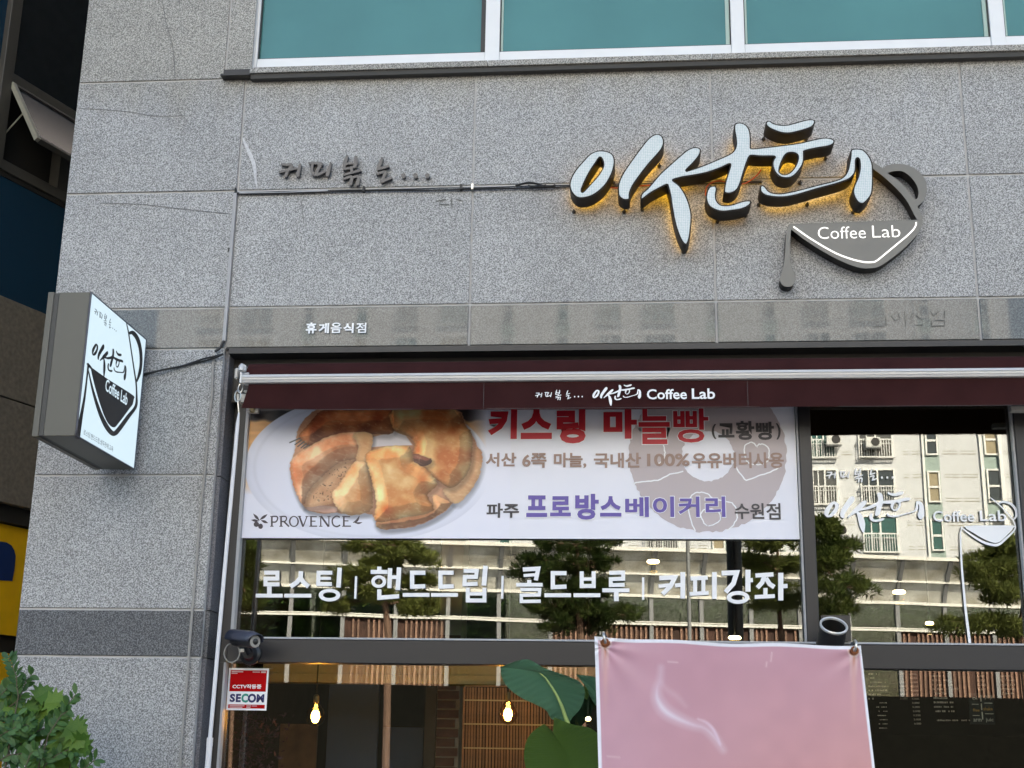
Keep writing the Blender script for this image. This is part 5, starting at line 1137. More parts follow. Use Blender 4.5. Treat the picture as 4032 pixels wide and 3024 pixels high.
bc = MB().box(P(1735, 2850, YD).x, P(1822, 2850, YD).x, YD - .2, YD + .1, .02, 3.4).build('brick_pier', M['joint'], rm_)
random.seed(5); x0, x1 = P(1735, 2850, YD).x, P(1822, 2850, YD).x; z = .05
row = 0
while z < 2.4:
    xs = x0 + (0 if row % 2 else -.06); bh = .062
    while xs < x1:
        a_, b2_ = max(xs, x0), min(xs + .19, x1)
        if b2_ - a_ > .02 and z > 1.2: MB().box(a_ + .004, b2_ - .004, YD - .215 - random.uniform(0, .006), YD - .2, z, z + bh - .009).build('brick', M['brick'], bc)
        xs += .2
    z += bh; row += 1
# bamboo blind: vertical slats with cross cords
bl = MB().box(P(1826, 2850, 1.5).x, P(2240, 2850, 1.5).x, 1.50, 1.505, P(2000, 2705, 1.5).z, P(2000, 2700, 1.5).z).build('bamboo_blind', M['bamboo'], rm_)
xs = P(1826, 2850, 1.5).x; xe = P(2240, 2850, 1.5).x; ztop = P(2000, 2702, 1.5).z
sm_ = None
while xs < xe:
    wq = .016
    if sm_ is None: sm_ = MB().box(-wq / 2 + .002, wq / 2 - .002, -.002, .002, -.55, .55).build('slat', M['bamboo'], bl); sm_.location = Vector((xs, 1.49, ztop - .56)) - WL[bl.name]
    else:
        o = bpy.data.objects.new('slat', sm_.data); COL.objects.link(o); o.parent = bl; o.location = Vector((xs, 1.49 + random.uniform(-.003, .003), ztop - .56)) - WL[bl.name]
    xs += wq + random.uniform(0, .004)
for k in range(6): MB().box(P(1826, 2850, 1.5).x, xe, 1.480, 1.485, ztop - .09 - k * .14, ztop - .082 - k * .14).build('cord', M['cream'], bl)
# dried flowers at the left
random.seed(11); fl = MB()
for k in range(420):
    p = P(random.gauss(1000, 55), random.uniform(2810, 3060), .7 + random.uniform(0, .25)); a = random.uniform(0, 6.28); l = random.uniform(.012, .03)
    d = Vector((math.cos(a), random.uniform(-.3, .3), math.sin(a))) * l; s = Vector((-math.sin(a), .2, math.cos(a))) * l * .25
    fl.add([tuple(p), tuple(p + d + s), tuple(p + d * 1.3), tuple(p + d - s)], [(0, 1, 2, 3)])
df = thing('dried_flowers', 'dusky purple dried flower bunch standing inside behind the lower left glass', 'flowers', (P(1000, 3000, .8).x, .8, 0)); o = fl.build('petals', mat('dried petals', (.12, .055, .075), .8, noise=.4, scale=40), df); o['kind'] = 'stuff'
MB().tube([(P(1000, 3000, .8).x, .8, 1.5), (P(1000, 3000, .8).x, .8, .95)], [.02, .05], 8).lathe([(0, 0), (.1, 0), (.14, .5), (.08, .95), (.09, 1.)], (P(1000, 3000, .8).x, .8, .02), (0, 0, 1), 16).build('vase', M['bframe'], df, smooth=True)
def lampglow(p, watts, col):
    l = bpy.data.lights.new('lamp_light', 'POINT'); l.energy = watts; l.color = col; l.shadow_soft_size = .03
    o = bpy.data.objects.new('lamp_light', l); COL.objects.link(o); o.location = p; return o
def pendant(px, py, Y, label):
    p = P(px, py, Y); t = thing('pendant_lamp', label, 'lamp', (p.x, Y, p.z), 'glowing filament bulbs inside the cafe')
    MB().lathe([(0, -.060), (.026, -.055), (.046, -.038), (.056, -.006), (.050, .024), (.031, .052), (.015, .070), (.013, .078)], p, (0, 0, 1), 20).build('glass_globe', M['globe'], t, smooth=True)
    MB().lathe([(0, -.036), (.015, -.031), (.024, -.004), (.021, .020), (.010, .033), (0, .034)], p + Vector((0, 0, -.004)), (0, 0, 1), 12).build('filament', M['bulb'], t, smooth=True)
    MB().lathe([(.015, .07), (.017, .08), (.016, .11), (.006, .12)], p, (0, 0, 1), 14).build('socket', M['screw'], t, smooth=True)
    MB().tube([(p.x, Y, p.z + .115), (p.x, Y, 3.49)], .004, 6).build('cord', M['bcable'], t)
pendant(1242, 2818, .9, 'glowing filament bulb hanging behind the lower glass in front of the blue panel')
pendant(2000, 2810, .9, 'glowing filament bulb hanging in front of the bamboo blind beside the broad leaf')
def downlight(px, py, Y, label, r=.06, wt=3.5):
    p = P(px, py, Y); t = thing('ceiling_lamp', label, 'lamp', (p.x, Y, p.z), 'round lamps glowing behind the glass')
    MB().lathe([(r * .62, -.006), (r * .9, -.03), (r * .95, -.05), (r * .8, -.07), (r * .4, -.08)], p, (0, 0, 1), 20).build('lamp_shade', M['globe'], t, smooth=True)
    MB().lathe([(0, -.012), (r * .5, -.010), (r * .62, 0), (r * .5, .012), (0, .016)], p, (0, 0, 1), 16).build('light_bulb', M['bulbw'], t, smooth=True)
    MB().tube([(p.x, Y, p.z + .03), (p.x, Y, 3.49)], .006, 6).build('cord', M['bcable'], t)
downlight(2572, 2212, 2.2, 'round lit lamp seen through the upper glass left of the last window word', .07)
downlight(3540, 2332, 2.2, 'round lit lamp seen through the middle of the right window pane', .07)
downlight(3660, 2455, 3.4, 'small lit lamp low in the right window pane above the transom', .05)
downlight(2893, 2512, 2.2, 'lit lamp just above the transom behind the dark street pole reflection', .07)
downlight(2316, 2832, 1.8, 'small amber lamp between the broad leaf and the pink banner', .028, 0)
# menu board
YM = 3.4
mn = thing('menu_board', 'wide dark menu board with rows of faint lettering and prices behind the right glass', 'menu board', (P(3750, 2800, YM).x, YM, 1.6))
mzt, mzb = P(3700, 2590, YM).z, P(3700, 2895, YM).z
MB().box(P(3300, 2800, YM).x, P(4300, 2800, YM).x, YM, YM + .04, mzb, mzt).build('board', M['menu'], mn)
rows_ = [186, 243, 300, 357, 413, 470, 528]; s9, o9x, o9y = .2857, 3400, 2600
tx = MB(); rnd = random.Random(4)
def dash(x0, x1, y, hgt=20):
    x = x0
    while x < x1:
        w_ = rnd.uniform(6, 20)
        if rnd.random() < .8:
            a = P(o9x + x * s9, o9y + (y + hgt / 2) * s9, YM - .004); c_ = P(o9x + min(x + w_, x1) * s9, o9y + (y - hgt / 2 * rnd.uniform(.4, 1)) * s9, YM - .004); tx.box(a.x, c_.x, YM - .003, YM - .001, a.z, c_.z)
        x += w_ + rnd.uniform(4, 12)
for i, (e1) in enumerate([180, 148, 308, 340, 325, 250, 140]):
    dash(70, e1, rows_[i], 24)
for i, e1 in enumerate([1100, 1210, 1240, 1320, 1160, 1160, 1240, 1235, 1255]): dash(945 + i * 4, e1, 212 + i * 61, 26)
dash(990, 1475, 825, 22)
for i in range(5): dash(1885 + i * 6, 2090, 215 + i * 60, 24)
for i in range(7): dash(170 + i * 8, 330, 585 + i * 58, 14)
struct(tx.build('lettering', M['chalk'], mn), 'stuff')
pr_ = MB()
for i, y in enumerate(rows_):
    if i != 1: px_text(pr_, '4,000' if i == 0 else '3,500', o9x + (468 + i * 6) * s9, o9x + (570 + i * 6) * s9, o9y + (y - 14) * s9, o9y + (y + 14) * s9, YM - .003, .01)
for i in range(13):
    px_text(pr_, ['4,500', '4,000', '4,000', '4,500', '4,500', '4,000', '4,000', '5,000', '5,000', '5,500', '5,500', '5,000', '6,000'][i], o9x + (628 + i * 6) * s9, o9x + (735 + i * 5) * s9, o9y + (190 + i * 57 - 14) * s9, o9y + (190 + i * 57 + 14) * s9, YM - .003, .01)
for i in range(4): px_text(pr_, '5,300', o9x + (1562 + i * 6) * s9, o9x + (1672 + i * 6) * s9, o9y + (217 + i * 61 - 16) * s9, o9y + (217 + i * 61 + 16) * s9, YM - .003, .015)
struct(pr_.build('price_lettering', M['chalk'], mn), 'stuff')
pq_ = thing('drinks_plaque', 'small black plaque with word fragments and dividing lines in front of the menu', 'sign', (P(3870, 2800, YM - .2).x, YM - .2, 1.8))
YQ = YM - .2; a = P(o9x + 1475 * s9, o9y + 880 * s9, YQ); c_ = P(o9x + 1785 * s9, o9y + 455 * s9, YQ)
MB().box(a.x, c_.x, YQ, YQ + .01, a.z, c_.z).build('plaque', mat('plaque black', (.004, .004, .004), .6), pq_)
lt = MB(); tq = lambda s, l, t, r, b_, mb_: px_text(mb_, s, o9x + l * s9, o9x + r * s9, o9y + t * s9, o9y + b_ * s9, YQ, .0, -.002)
plm = mat('plaque lettering', (.9, .82, .72), .6)
for a4 in (('ol', 1500, 490, 1565, 545), ('pop', 1670, 485, 1772, 545), ('arm', 1515, 805, 1625, 845), ('juic', 1685, 795, 1790, 855)): lt = MB(); tq(*a4, lt); lt.build('lettering', plm, pq_)
for l, t, r, b_ in [(1612, 482, 1620, 570), (1622, 595, 1630, 685), (1634, 710, 1642, 815), (1495, 602, 1585, 610), (1665, 586, 1775, 594), (1505, 757, 1598, 764), (1675, 733, 1790, 740)]:
    a = P(o9x + l * s9, o9y + b_ * s9, YQ); c_ = P(o9x + r * s9, o9y + t * s9, YQ); MB().box(a.x, c_.x, YQ - .003, YQ - .001, a.z, c_.z).build('divider', plm, pq_)
lo_ = MB(); tq('ffee', 1508, 665, 1595, 705, lo_); lo_.build('lettering', M['chalkor'], pq_); lo_ = MB(); tq('shake', 1652, 645, 1778, 690, lo_); lo_.build('lettering', M['chalkor'], pq_)

# ================================================================== NEIGHBOURING BUILDING (left)
U = np.array([.33000803, .94397812]); O2 = Vector((-5.55596673, 5., 0.)); ANG = math.atan2(U[1], U[0])
nb = thing('neighbour_building', 'darker building on the left with blue glass and an open vent window', 'building', O2); nb.rotation_euler = (0, 0, ANG)
NRM = Vector((U[1], -U[0], 0)); UV = Vector((U[0], U[1], 0))
def Ls(px, py, off=0.):
    r = ray(px, py); o = np.array([O2.x, O2.y]) + np.array([NRM.x, NRM.y]) * off; n2 = np.array([NRM.x, NRM.y])
    t = ((o - EYE[:2]) @ n2) / (r[:2] @ n2); w_ = EYE + r * t; return float((w_[:2] - np.array([O2.x, O2.y])) @ U), float(w_[2])
class LB(MB):
    def done(s, name, m, parent=nb, label=None, bevel=0.):
        v = np.array(s.v); c = (v.min(0) + v.max(0)) / 2; me = bpy.data.meshes.new(name); me.from_pydata([tuple(q) for q in v - c], [], s.f); me.update()
        if bevel: bm = bmesh.new(); bm.from_mesh(me); bmesh.ops.bevel(bm, geom=bm.edges[:], offset=bevel, segments=1, affect='EDGES'); bm.to_mesh(me); bm.free()
        me.materials.append(m); o = bpy.data.objects.new(name, me); COL.objects.link(o); o.parent = parent
        base_ = LO.get(parent.name, np.zeros(3)); o.location = c - base_; LO[o.name] = c; return o
LO = {nb.name: np.zeros(3)}
# local: x = along the wall, y = -off (outward negative), z = height
zr1b, zr1t = Ls(44, 320)[1], Ls(50, 287)[1]; zr2t, zr2b = Ls(5, 624)[1], Ls(0, 664)[1]
zsp = Ls(0, 1171)[1]; zst = Ls(0, 1980)[1]; zj = Ls(0, 1567)[1]
LB().box(-6, 6, .30, 9, -.1, 21).done('inner_wall', M['core'])
wn = LB().box(-6, 6, .16, .29, zsp, 12).done('curtain_wall', M['dark'])
sm0, sm1 = Ls(44, 0)[0], Ls(88, 0)[0]
LB().box(sm0, sm1, -.02, .15, zr2b, 12).done('mullion', M['lframe'], wn, bevel=.005)
LB().box(sm1 + .001, 6, -.01, .14, zr1b, zr1t).done('rail', M['lframe'], wn, bevel=.005)
LB().box(sm1 + .001, 6, -.01, .14, zr2b, zr2t).done('rail', M['lframe'], wn, bevel=.005)
LB().box(-6, sm0 - .001, -.01, .14, zr2b, zr2t).done('rail', M['lframe'], wn, bevel=.005)
LB().box(sm1 + .001, 6, .04, .05, zr1t + .001, 12).done('window_pane', M['lglass'], wn)
LB().box(-6, sm0 - .001, .04, .05, zr2t + .001, 12).done('window_pane', M['lspandrel'], wn)
LB().box(-6, 6, .02, .05, zsp, zr2b - .05).done('spandrel_pane', M['lspandrel'], wn)
LB().box(-6, 6, .01, .06, zr2b - .049, zr2b - .001).done('rail', M['dark'], wn)
s3 = Ls(228, 720)[0]; LB().box(s3 - .0, s3 + .14, .0, .12, zr2t + .001, zr1b - .001).done('mullion', M['lframe'], wn)
# opened top-hung sash
sh_s0 = sm1 + .03; sh_s1 = sh_s0 + 1.0; zh = zr1b - .03; ztipx = Ls(155, 570, .38)
dy, dz = -.40, -(zh - Ls(157, 566, .38)[1])
def sashbox(s0, s1, a0, a1, t0, t1):  # along the wall, down the sash (0..1), thickness
    dl = math.hypot(dy, dz); ey, ez = dy / dl, dz / dl; nyv, nzv_ = ez, -ey
    vv = []
    for a in (a0, a1):
        for t in (t0, t1):
            for s in (s0, s1): vv.append((s, .0 + ey * a * dl + nyv * t, zh + ez * a * dl + nzv_ * t))
    return LB().add(vv, [(0, 1, 3, 2), (4, 6, 7, 5), (0, 4, 5, 1), (2, 3, 7, 6), (0, 2, 6, 4), (1, 5, 7, 3)])
sash = sashbox(sh_s0, sh_s1, 0.04, .96, .012, .018).done('window_sash', mat('sash glass', (.028, .033, .042), .22, spec=.35), nb)
sashbox(sh_s0 - .045, sh_s0, 0, 1, -.01, .035).done('sash_frame', M['sashpale'], sash); sashbox(sh_s0, sh_s1, .95, 1.0, -.02, .035).done('sash_frame', M['lframe'], sash); sashbox(sh_s0, sh_s1, 0., .05, 0, .035).done('sash_frame', M['lframe'], sash)
q0 = Ls(28, 515); LB().tube([(sh_s0 + .02, .05, q0[1]), (sh_s0 + .02, dy * .45, zh + dz * .42)], .008, 6).done('stay', M['sashpale'], sash)
# stone band panels
for s0, s1 in [(-6, -2.2), (-2.2, 1.4), (1.4, 6)]:
    LB().box(s0 + .006, s1 - .006, -.06, .15, zj + .006, zsp - .004).done('stone_panel', M['lstone'], bevel=.004)
    LB().box(s0 + .006, s1 - .006, -.06, .15, zst, zj - .006).done('stone_panel', M['lstone'], bevel=.004)
LB().box(-6, 6, .0, .16, zst + .01, zsp - .006).done('backing', M['dark'])
zy1, zy0 = Ls(0, 2058, -.1)[1], Ls(0, 2497, -.1)[1]
LB().box(-6, 6, .02, .29, zy1 + .001, zst - .001).done('soffit', M['dark'])
LB().box(-6, 6, .15, .29, 0, zy1).done('lower_wall', M['dark'])
ys = thing('yellow_shop_sign', 'dim yellow shop sign panel with a rounded blue shape on the neighbouring building', 'sign', O2 + Vector((0, 0, zy0))); ys.rotation_euler = (0, 0, ANG); LO[ys.name] = np.array([0, 0, zy0])
LB().box(-4, 6, .08, .14, zy0, zy1 - .01).done('panel', M['yellow'], ys)
def lshape(mb, l, w0):
    pts = [Ls(a, b_, -.075) for a, b_ in l]; v, f = curve_mesh([pts], .004); mb.add([(a, .075 - w0 + c, b_) for a, b_, c in v], f)
mb = LB(); lshape(mb, [(-60, 2128), (0, 2132), (25, 2136), (45, 2148), (56, 2168), (61, 2190), (58, 2230), (48, 2288), (0, 2285), (-60, 2280)], .0); mb.done('blue_shape', M['blue'], ys)
zz1, zz0 = Ls(0, 2570, -.1)[1], Ls(0, 2760, -.1)[1]
y2 = thing('shop_sign_board', 'lower yellow board below the dark band on the neighbouring building', 'sign', O2 + Vector((0, 0, zz0))); y2.rotation_euler = (0, 0, ANG); LO[y2.name] = np.array([0, 0, zz0])
LB().box(-4, 6, .08, .14, .4, zz1).done('panel', M['yellow'], y2)

# ================================================================== ACROSS THE STREET (real, seen mirrored in the glass and polished stone)
def MR(px, py, V):
    """the real place of something whose mirror image in the shop glass is seen at that pixel, V metres behind the glass plane's zero"""
    p = P(px, py, V); return Vector((p.x, 2 * G - V, p.z))
# --- apartment block
VA = 72.; YA = 2 * G - VA
apt = thing('apartment_block', 'tall cream apartment block across the street with balcony windows and narrow stair windows', 'building', (0, YA - 6, 0), )
zrow = MR(3450, 1847, VA).z; pitch = (MR(3450, 1847, VA).z - MR(3460, 2032, VA).z)
xR_ = MR(4012, 1800, VA).x; NST = 13; z0 = zrow - pitch * 4 ; zbase = z0 - pitch * 3
ATOP = zrow + pitch * 9
MB().box(-30, xR_, YA - 12, YA, 0, ATOP).build('wall', M['aptwall'], apt)
MB().box(-30, xR_ + .1, YA - 12.2, YA + .25, ATOP, ATOP + .8).build('parapet', M['aptwhite'], apt)
def wx(a): return MR(a, 1950, VA).x
gx = [(wx(3200), wx(3300)), (wx(3388), wx(3527))]; sx_ = [(wx(3656), wx(3706)), (wx(3888), wx(3945))]
modw = wx(4012) - wx(3200) + .8
winw = gx[1][1] - gx[1][0]; zlow = MR(3460, 2180, VA).z - MR(3460, 2032, VA).z; hwin = MR(3450, 1847, VA).z - MR(3450, 1990, VA).z
def win_meshes(wd_, hg, rail, key):
    fr = MB(); t = .09
    fr.box(-wd_ / 2, wd_ / 2, 0, .12, hg - t, hg).box(-wd_ / 2, wd_ / 2, 0, .12, 0, t).box(-wd_ / 2, -wd_ / 2 + t, 0, .12, t, hg - t).box(wd_ / 2 - t, wd_ / 2, 0, .12, t, hg - t)
    if wd_ > 1.3: fr.box(-.05, .05, 0, .13, t, hg - t)
    if wd_ > 1.3: fr.box(-wd_ / 4 - .03, -wd_ / 4 + .03, 0, .10, t, hg - t)
    if not rail: fr.box(-wd_ / 2 + t, wd_ / 2 - t, 0, .10, hg * .45, hg * .45 + .12)
    pn = MB().box(-wd_ / 2 + t, wd_ / 2 - t, .005, .04, t, hg - t)
    rl = None
    if rail:
        rl = MB(); hr = hg * .48; y0 = .30
        rl.box(-wd_ / 2 - .05, wd_ / 2 + .05, y0, y0 + .06, hr, hr + .07).box(-wd_ / 2 - .05, wd_ / 2 + .05, y0, y0 + .06, .0, .06).box(-wd_ / 2 - .05, wd_ / 2 + .05, y0, y0 + .03, hr - .22, hr - .19)
        n = int(wd_ / .14)
        for k in range(n + 1): x = -wd_ / 2 + wd_ * k / n; rl.box(x - .018, x + .018, y0 + .01, y0 + .04, .06, hr)
        for sgn in (-1, 1): x = sgn * (wd_ / 2 + .03); rl.box(x - .02, x + .02, .12, y0, hr, hr + .06).box(x - .02, x + .02, .12, y0, 0, .06)
    return fr, pn, rl
protos = {}
def tomesh(mb, name, m):
    me = bpy.data.meshes.new(name); me.from_pydata(mb.v, [], mb.f); me.update(); me.materials.append(m); return me
kinds = {'bal': (winw, hwin, True), 'bal2': (gx[0][1] - gx[0][0], hwin, True), 'stair': (sx_[0][1] - sx_[0][0], pitch * .66, False), 'stair2': (sx_[1][1] - sx_[1][0], pitch * .70, False)}
aptgl = [glassmat('apartment glass teal', None, .05, 0, (.015, .085, .075)), glassmat('apartment glass dark', None, .05, 0, (.025, .035, .04)), glassmat('apartment glass grey', None, .06, 0, (.07, .07, .065)), mat('drawn beige curtain', (.30, .25, .16), .7)]
for k, (a, c_, r) in kinds.items():
    fr, pn, rl = win_meshes(a, c_, r, k); protos[k] = (tomesh(fr, 'window', M['aptwhite']), [tomesh(pn, 'pane', g_) for g_ in aptgl], tomesh(rl, 'railing', M['aptwhite']) if rl else None)
rnd = random.Random(3)
def put(kind, x, z):
    fr, pns, rl = protos[kind]; o = bpy.data.objects.new('window', fr); COL.objects.link(o); o.parent = apt; base_ = WL[apt.name]; o.location = Vector((x, YA + .001, z)) - base_
    pn = bpy.data.objects.new('pane', rnd.choice(pns)); COL.objects.link(pn); pn.parent = o
    if rl: q = bpy.data.objects.new('railing', rl); COL.objects.link(q); q.parent = o
acs = []
for mod in range(-4, 1):
    dx = mod * modw
    for st_ in range(NST - 2):
        zt_w = zrow + pitch * (st_ - 3); zb_w = zt_w - hwin
        if zb_w > ATOP - 1: continue
        for kind, (a, c_) in (('bal2', gx[0]), ('bal', gx[1]), ('stair', sx_[0]), ('stair2', sx_[1])):
            x = (a + c_) / 2 + dx
            if x < -29: continue
            put(kind, x, zb_w if 'stair' not in kind else zt_w - pitch * .72)
for mod in range(-4, 1):
    for (a, c_) in sx_:
        if a + mod * modw > -29: MB().box(a + mod * modw - .06, c_ + mod * modw + .06, YA, YA + .0009, zbase, ATOP - .3).build('stair_strip', M['stairstrip'], apt)
grv = MB()
for mod in range(-4, 1):
    for st_ in range(NST * 2):
        zz = zrow - pitch * 3.2 + st_ * pitch / 2
        if zz > ATOP - .5: break
        for a, c_ in ((3565, 3585), (3600, 3635), (3725, 3785), (3795, 3855), (3965, 3995), (3320, 3360)):
            x0, x1 = wx(a) + mod * modw, wx(c_) + mod * modw
            if x0 > -29: grv.box(x0, x1, YA + .0, YA + .012, zz, zz + .05).box(x0, x1, YA + .0, YA + .012, zz + .18, zz + .21)
grv.build('groove', mat('render groove', (.34, .32, .27), .9), apt)
MB().box(wx(3948) - .1, wx(3955), YA, YA + .25, 0, ATOP).box(wx(3640), wx(3648), YA, YA + .15, 0, ATOP).box(wx(3868), wx(3876), YA, YA + .15, 0, ATOP).build('pilaster', M['aptwhite'], apt)
def ac(px, py, label):
    p = MR(px, py, VA); y = YA + .55; t = thing('air_conditioner', label, 'air conditioner', (p.x, y, p.z - .3), 'air conditioners on the apartment balconies')
    MB().box(p.x - .42, p.x + .42, y - .18, y + .18, p.z - .30, p.z + .30).build('casing', M['acwhite'], t, bevel=.02)
    MB().lathe([(0, 0), (.24, .0), (.25, .02), (.22, .02), (.21, .005)], (p.x + .12, y + .181, p.z), (0, 1, 0), 20).build('fan_grille', M['dframe'], t)
    MB().box(p.x - .45, p.x + .45, y - .2, y + .2, p.z - .36, p.z - .305).box(p.x - .4, p.x - .36, YA, y - .2, p.z - .36, p.z - .32).box(p.x + .36, p.x + .4, YA, y - .2, p.z - .36, p.z - .32).build('bracket', M['bsteel'], t)
ac(3275, 1742, 'white air conditioner on the upper left balcony of the apartment block'); ac(3430, 1752, 'white air conditioner on the balcony right of the first one'); ac(3302, 2095, 'white air conditioner beside the pine crown near the mullion')
# --- noise barrier
VB = 44.; YB2 = 2 * G - VB
def bx(px, py=2300): return MR(px, py, VB).x
def bz(py, px=2000): return MR(px, py, VB).z
bar_ = thing('noise_barrier', 'long steel and glass noise barrier with overhanging curved panels and rusty slats', 'barrier', (0, YB2, 0))
zA, zB2, zC, zD, zE, zF = bz(2150), bz(2222), bz(2312), bz(2410), bz(2424), bz(2700)
dxp = 2.0 * (bx(1763) - bx(1560)) / 2.0
xs = bx(1763); posts = [xs + dxp * k for k in range(-12, 18)]
def ov(z):  # overhang toward the street above the upright part
    return 0 if z <= zC else .95 * ((z - zC) / (zA - zC)) ** 1.25
prz = [zC + (zA - zC) * k / 6 for k in range(7)]
pst = None
for x in posts:
    if pst is None:
        mb = MB(); mb.box(x - .08, x + .08, YB2 - .1, YB2 + .1, 0, zC)
        for k in range(6):
            z0_, z1_ = prz[k], prz[k + 1]; y0_, y1_ = YB2 + ov(z0_), YB2 + ov(z1_)
            mb.add([(x - .08, y0_ - .1, z0_), (x + .08, y0_ - .1, z0_), (x + .08, y0_ + .1, z0_), (x - .08, y0_ + .1, z0_), (x - .08, y1_ - .1, z1_), (x + .08, y1_ - .1, z1_), (x + .08, y1_ + .1, z1_), (x - .08, y1_ + .1, z1_)], [(0, 1, 5, 4), (1, 2, 6, 5), (2, 3, 7, 6), (3, 0, 4, 7)])
        pst = mb.build('post', M['bsteel'], bar_); px0 = x
        pm_ = MB(); w_ = dxp - .17
        for k in range(6):
            z0_, z1_ = prz[k], prz[k + 1]; y0_, y1_ = YB2 + ov(z0_) - .02, YB2 + ov(z1_) - .02
            pass
            pm_.add([(x + .085, y0_, z0_), (x + .085 + w_, y0_, z0_), (x + .085 + w_, y1_, z1_), (x + .085, y1_, z1_)], [(0, 1, 2, 3)])
        pan = pm_.build('translucent_panel', M['milky'], bar_)
        gp = MB().box(x + .085, x + .085 + w_, YB2 - .01, YB2 + .01, zE, zC - .12).build('glass_pane', M['bglass'], bar_)
        gp2 = MB().box(x + .085, x + .085 + w_, YB2 - .01, YB2 + .01, zF, zE - .12).build('glass_pane', M['bglass'], bar_)
    else:
        for src in (pst, pan, gp):
            if src is not pst and x == posts[-1]: continue
            o = src.copy(); COL.objects.link(o); o.location.x += x - px0
        if x != posts[-1] and posts.index(x) in (8, 9, 12, 13, 19, 20): o = gp2.copy(); COL.objects.link(o); o.location.x += x - px0
xx0, xx1 = posts[0], posts[-1]
MB().box(xx0, xx1, YB2 + ov(zA) - .12, YB2 + ov(zA) + .12, zA, zA + .14).build('cap_rail', M['bcap'], bar_)
zm = (prz[3]); MB().box(xx0, xx1, YB2 + ov(zm) + .01, YB2 + ov(zm) + .10, zm - .05, zm + .03).build('middle_rail', M['bcap'], bar_)
MB().box(xx0, xx1, YB2 + .1, YB2 + .16, zC - .10, zC + .02).box(xx0, xx1, YB2 + .1, YB2 + .15, zE - .10, zE - .02).box(xx0, xx1, YB2 + .1, YB2 + .14, zE + .0, zE + .04).build('rail', M['bcap'], bar_)
MB().box(xx0, xx1, YB2 - .3, YB2 + .3, 0, zF - .01).build('base_wall', M['retain'], bar_)
# rusty slat infill in most lower bays, first 300 slats as parts
bks = mat('dark brown backing', (.055, .026, .018), .9, noise=.5, scale=1.5); slm = MB().box(-.04, .04, -.015, .015, zF, zE - .12); sme = tomesh(slm, 'slat', M['rustslat']); cnt = 0; extra = MB()
for i, x in enumerate(posts[:-1]):
    if i in (8, 9, 12, 13, 19, 20): continue
    n = 9
    for k in range(n):
        xq = x + .12 + (dxp - .24) * (k + .5) / n
        if rnd.random() < .14: continue
        if cnt < 290: o = bpy.data.objects.new('slat', sme); COL.objects.link(o); o.parent = bar_; o.location = Vector((xq, YB2 + .03 + rnd.uniform(-.01, .01), 0)) - WL[bar_.name]; cnt += 1
    MB().box(x + .086, x + .2, YB2 - .03, YB2 - .015, zF, zE - .12).box(x + .086, x + dxp - .086, YB2 - .05, YB2 - .035, zF, zE - .12).build('backing_sheet', bks, bar_)
# --- bank of foliage behind the barrier glass
def scatter(mb, n, cfn, size, r, flat=1.):
    V_ = []
    for k in range(n):
        c = cfn(r); a = Vector((r.gauss(0, 1), r.gauss(0, 1), r.gauss(0, 1) * flat)).normalized(); b_ = a.orthogonal().normalized(); s = size * r.uniform(.5, 1.4)
        o = len(mb.v); mb.v += [tuple(c - b_ * s * .35), tuple(c + a * s), tuple(c + b_ * s * .35)]; mb.f.append((o, o + 1, o + 2))
r9 = random.Random(9); hb = MB(); scatter(hb, 60000, lambda r: Vector((r.uniform(xx0, xx1), YB2 - .5 - abs(r.gauss(0, .5)), zF - .3 + (zC + .1 - zF) * r.random() ** .8)), .21, r9)
hedge_o = struct(hb.build('hedge', M['hedge']), 'stuff')
MB_ = MB().box(xx0, xx1, YB2 - 4, YB2 - 1.6, 0, zC + .4).build('embankment', mat('dark bank soil', (.02, .024, .015), .95, noise=.3, scale=1.)); struct(MB_)
THB = -math.atan(.20); PVX = bx(1400)
def swing(o):
    l = o.location; dx_, dy_ = l.x - PVX, l.y - YB2; c, s_ = math.cos(THB), math.sin(THB)
    o.location = (PVX + dx_ * c - dy_ * s_, YB2 + dx_ * s_ + dy_ * c, l.z); o.rotation_euler = (0, 0, THB)
for o in (bar_, hedge_o, MB_): swing(o)
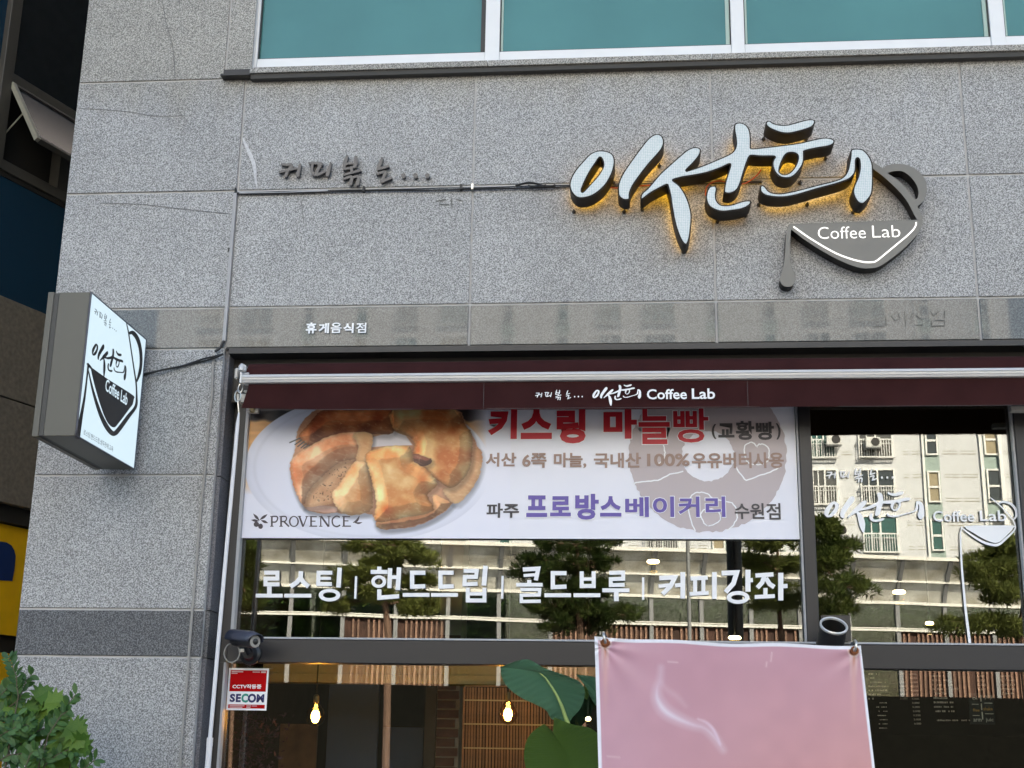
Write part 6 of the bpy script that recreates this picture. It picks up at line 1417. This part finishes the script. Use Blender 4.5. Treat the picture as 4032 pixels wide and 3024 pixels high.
# --- pines
def pine(name, trunk, clumps, V, label, seed, tr=.11):
    r = random.Random(seed); y = 2 * G - V; tb = MR(*trunk[-1], V); t = thing(name, label, 'tree', (tb.x, y, 0), 'pine trees along the street')
    pts = [MR(a, c_, V) for a, c_ in trunk]; pts = [tuple(q) for q in pts] + [(pts[-1].x + .1, y, 0)]
    mb = MB(); n = len(pts); mb.tube(pts, [tr * (.35 + .65 * i / (n - 1)) for i in range(n)], 8); 
    cr = MB()
    for (l, tt, rr2, bb, dens) in clumps:
        c = MR((l + rr2) / 2, (tt + bb) / 2, V); hx = abs(MR(rr2, tt, V).x - MR(l, tt, V).x) / 2; hz = abs(MR(l, tt, V).z - MR(l, bb, V).z) / 2; hy = hx * .8
        c.y += r.uniform(-.3, .3)
        near = min(pts, key=lambda q: abs(q[2] - (c.z - hz * .5))); mb.tube([near, tuple((Vector(near) + c) / 2 + Vector((0, 0, .1))), tuple(c)], [.045, .03, .012], 5)
        subs = []
        for k in range(int(8 + 20 * dens)):
            a = r.uniform(0, 6.28); q = r.random() ** .5; subs.append((c + Vector((math.cos(a) * q * hx, math.sin(a) * q * hy, r.uniform(-1, 1) * hz * (1 - .5 * q))), r.uniform(.09, .24)))
        for (sc2, sr) in subs:
            mb.tube([tuple(c), tuple(sc2)], [.014, .006], 4)
            for k in range(110):
                d = Vector((r.gauss(0, 1), r.gauss(0, 1), r.gauss(0, .7))); d = d.normalized() * (r.random() ** .4) * sr; p = sc2 + Vector((d.x * 1.2, d.y * 1.2, d.z * .6))
                a = (d.normalized() + Vector((0, 0, .5)) + Vector((r.gauss(0, .3), r.gauss(0, .3), r.gauss(0, .3)))).normalized(); b_ = a.orthogonal().normalized() * .020; s = r.uniform(.10, .19)
                o = len(cr.v); cr.v += [tuple(p - b_), tuple(p + a * s), tuple(p + b_)]; cr.f.append((o, o + 1, o + 2))
    mb.build('trunk', M['bark'], t, smooth=True); cr.build('crown', M['pine'], t)
pine('pine_tree', [(1515, 2125), (1500, 2250), (1518, 2380), (1528, 2510)], [(1375, 2110, 1620, 2175, .9), (1500, 2160, 1745, 2240, .9), (1430, 2190, 1560, 2260, .4), (1310, 2235, 1480, 2330, .9), (1380, 2300, 1580, 2375, .8), (1290, 2340, 1400, 2410, .3), (1590, 2255, 1700, 2320, .3), (1585, 2345, 1735, 2430, .8)], 28, 'mirrored pine tree with layered crown behind the second window word', 21)
pine('pine_tree', [(2270, 2125), (2275, 2250), (2275, 2380), (2285, 2510)], [(2120, 2110, 2440, 2190, 1.), (2060, 2170, 2420, 2260, 1.), (1995, 2215, 2300, 2310, .9), (2200, 2280, 2450, 2370, 1.), (2090, 2330, 2350, 2430, 1.), (2250, 2370, 2520, 2440, .8), (2120, 2400, 2400, 2500, 1.)], 27, 'large bushy mirrored pine behind the third window word', 22)
pine('pine_tree', [(3060, 2120), (3062, 2250), (3068, 2400), (3076, 2515)], [(2910, 2105, 3150, 2170, .5), (2960, 2190, 3150, 2260, .6), (2900, 2270, 3130, 2350, .8), (2960, 2330, 3155, 2420, .9), (2900, 2180, 3000, 2230, .2)], 27, 'mirrored pine left of the window mullion with a pale slender trunk', 23, .08)
pine('pine_tree', [(3190, 2030), (3185, 2200), (3180, 2510)], [(3200, 2040, 3290, 2130, .7), (3210, 2120, 3400, 2190, .5), (3200, 2170, 3330, 2260, .7), (3210, 2260, 3420, 2370, .5), (3200, 2350, 3360, 2420, .3)], 25, 'mirrored pine crown at the left edge of the right pane', 24)
pine('pine_tree', [(4050, 2100), (4045, 2250), (4020, 2520)], [(3900, 2110, 4060, 2190, .8), (3830, 2150, 4060, 2260, 1.), (3800, 2200, 4060, 2300, 1.), (3860, 2290, 4080, 2390, .9), (3700, 2410, 3960, 2500, .8), (3860, 2430, 4060, 2510, .8)], 25, 'dense mirrored pine at the right edge of the right pane', 25)
pine('pine_tree', [(960, 2100), (940, 2300), (930, 2510)], [(950, 2140, 1000, 2200, .3), (945, 2180, 990, 2250, .3), (940, 2260, 985, 2330, .4), (930, 2340, 1000, 2400, .4)], 22, 'mirrored pine sprigs at the far left edge of the big pane', 26, .05)
# --- street poles
pp = MR(2892, 2300, 12); tag(MB().tube([(pp.x, pp.y, -.1), (pp.x, pp.y, 7.2)], .105, 14).build('street_pole', M['pole'], smooth=True), 'thick black street pole mirrored behind the last window word', 'pole')
pp = MR(2712, 2300, 20); tag(MB().tube([(pp.x, pp.y, -.1), (pp.x, pp.y, 8.5)], .038, 10).build('lamp_post', M['bsteel'], smooth=True), 'slender grey post mirrored left of the thick black pole', 'pole')
pp = MR(1012, 2300, 18); tag(MB().tube([(pp.x, pp.y, -.1), (pp.x, pp.y, 8.5)], .03, 10).build('sign_post', M['pole'], smooth=True), 'thin dark post mirrored near the left end of the big pane', 'pole')
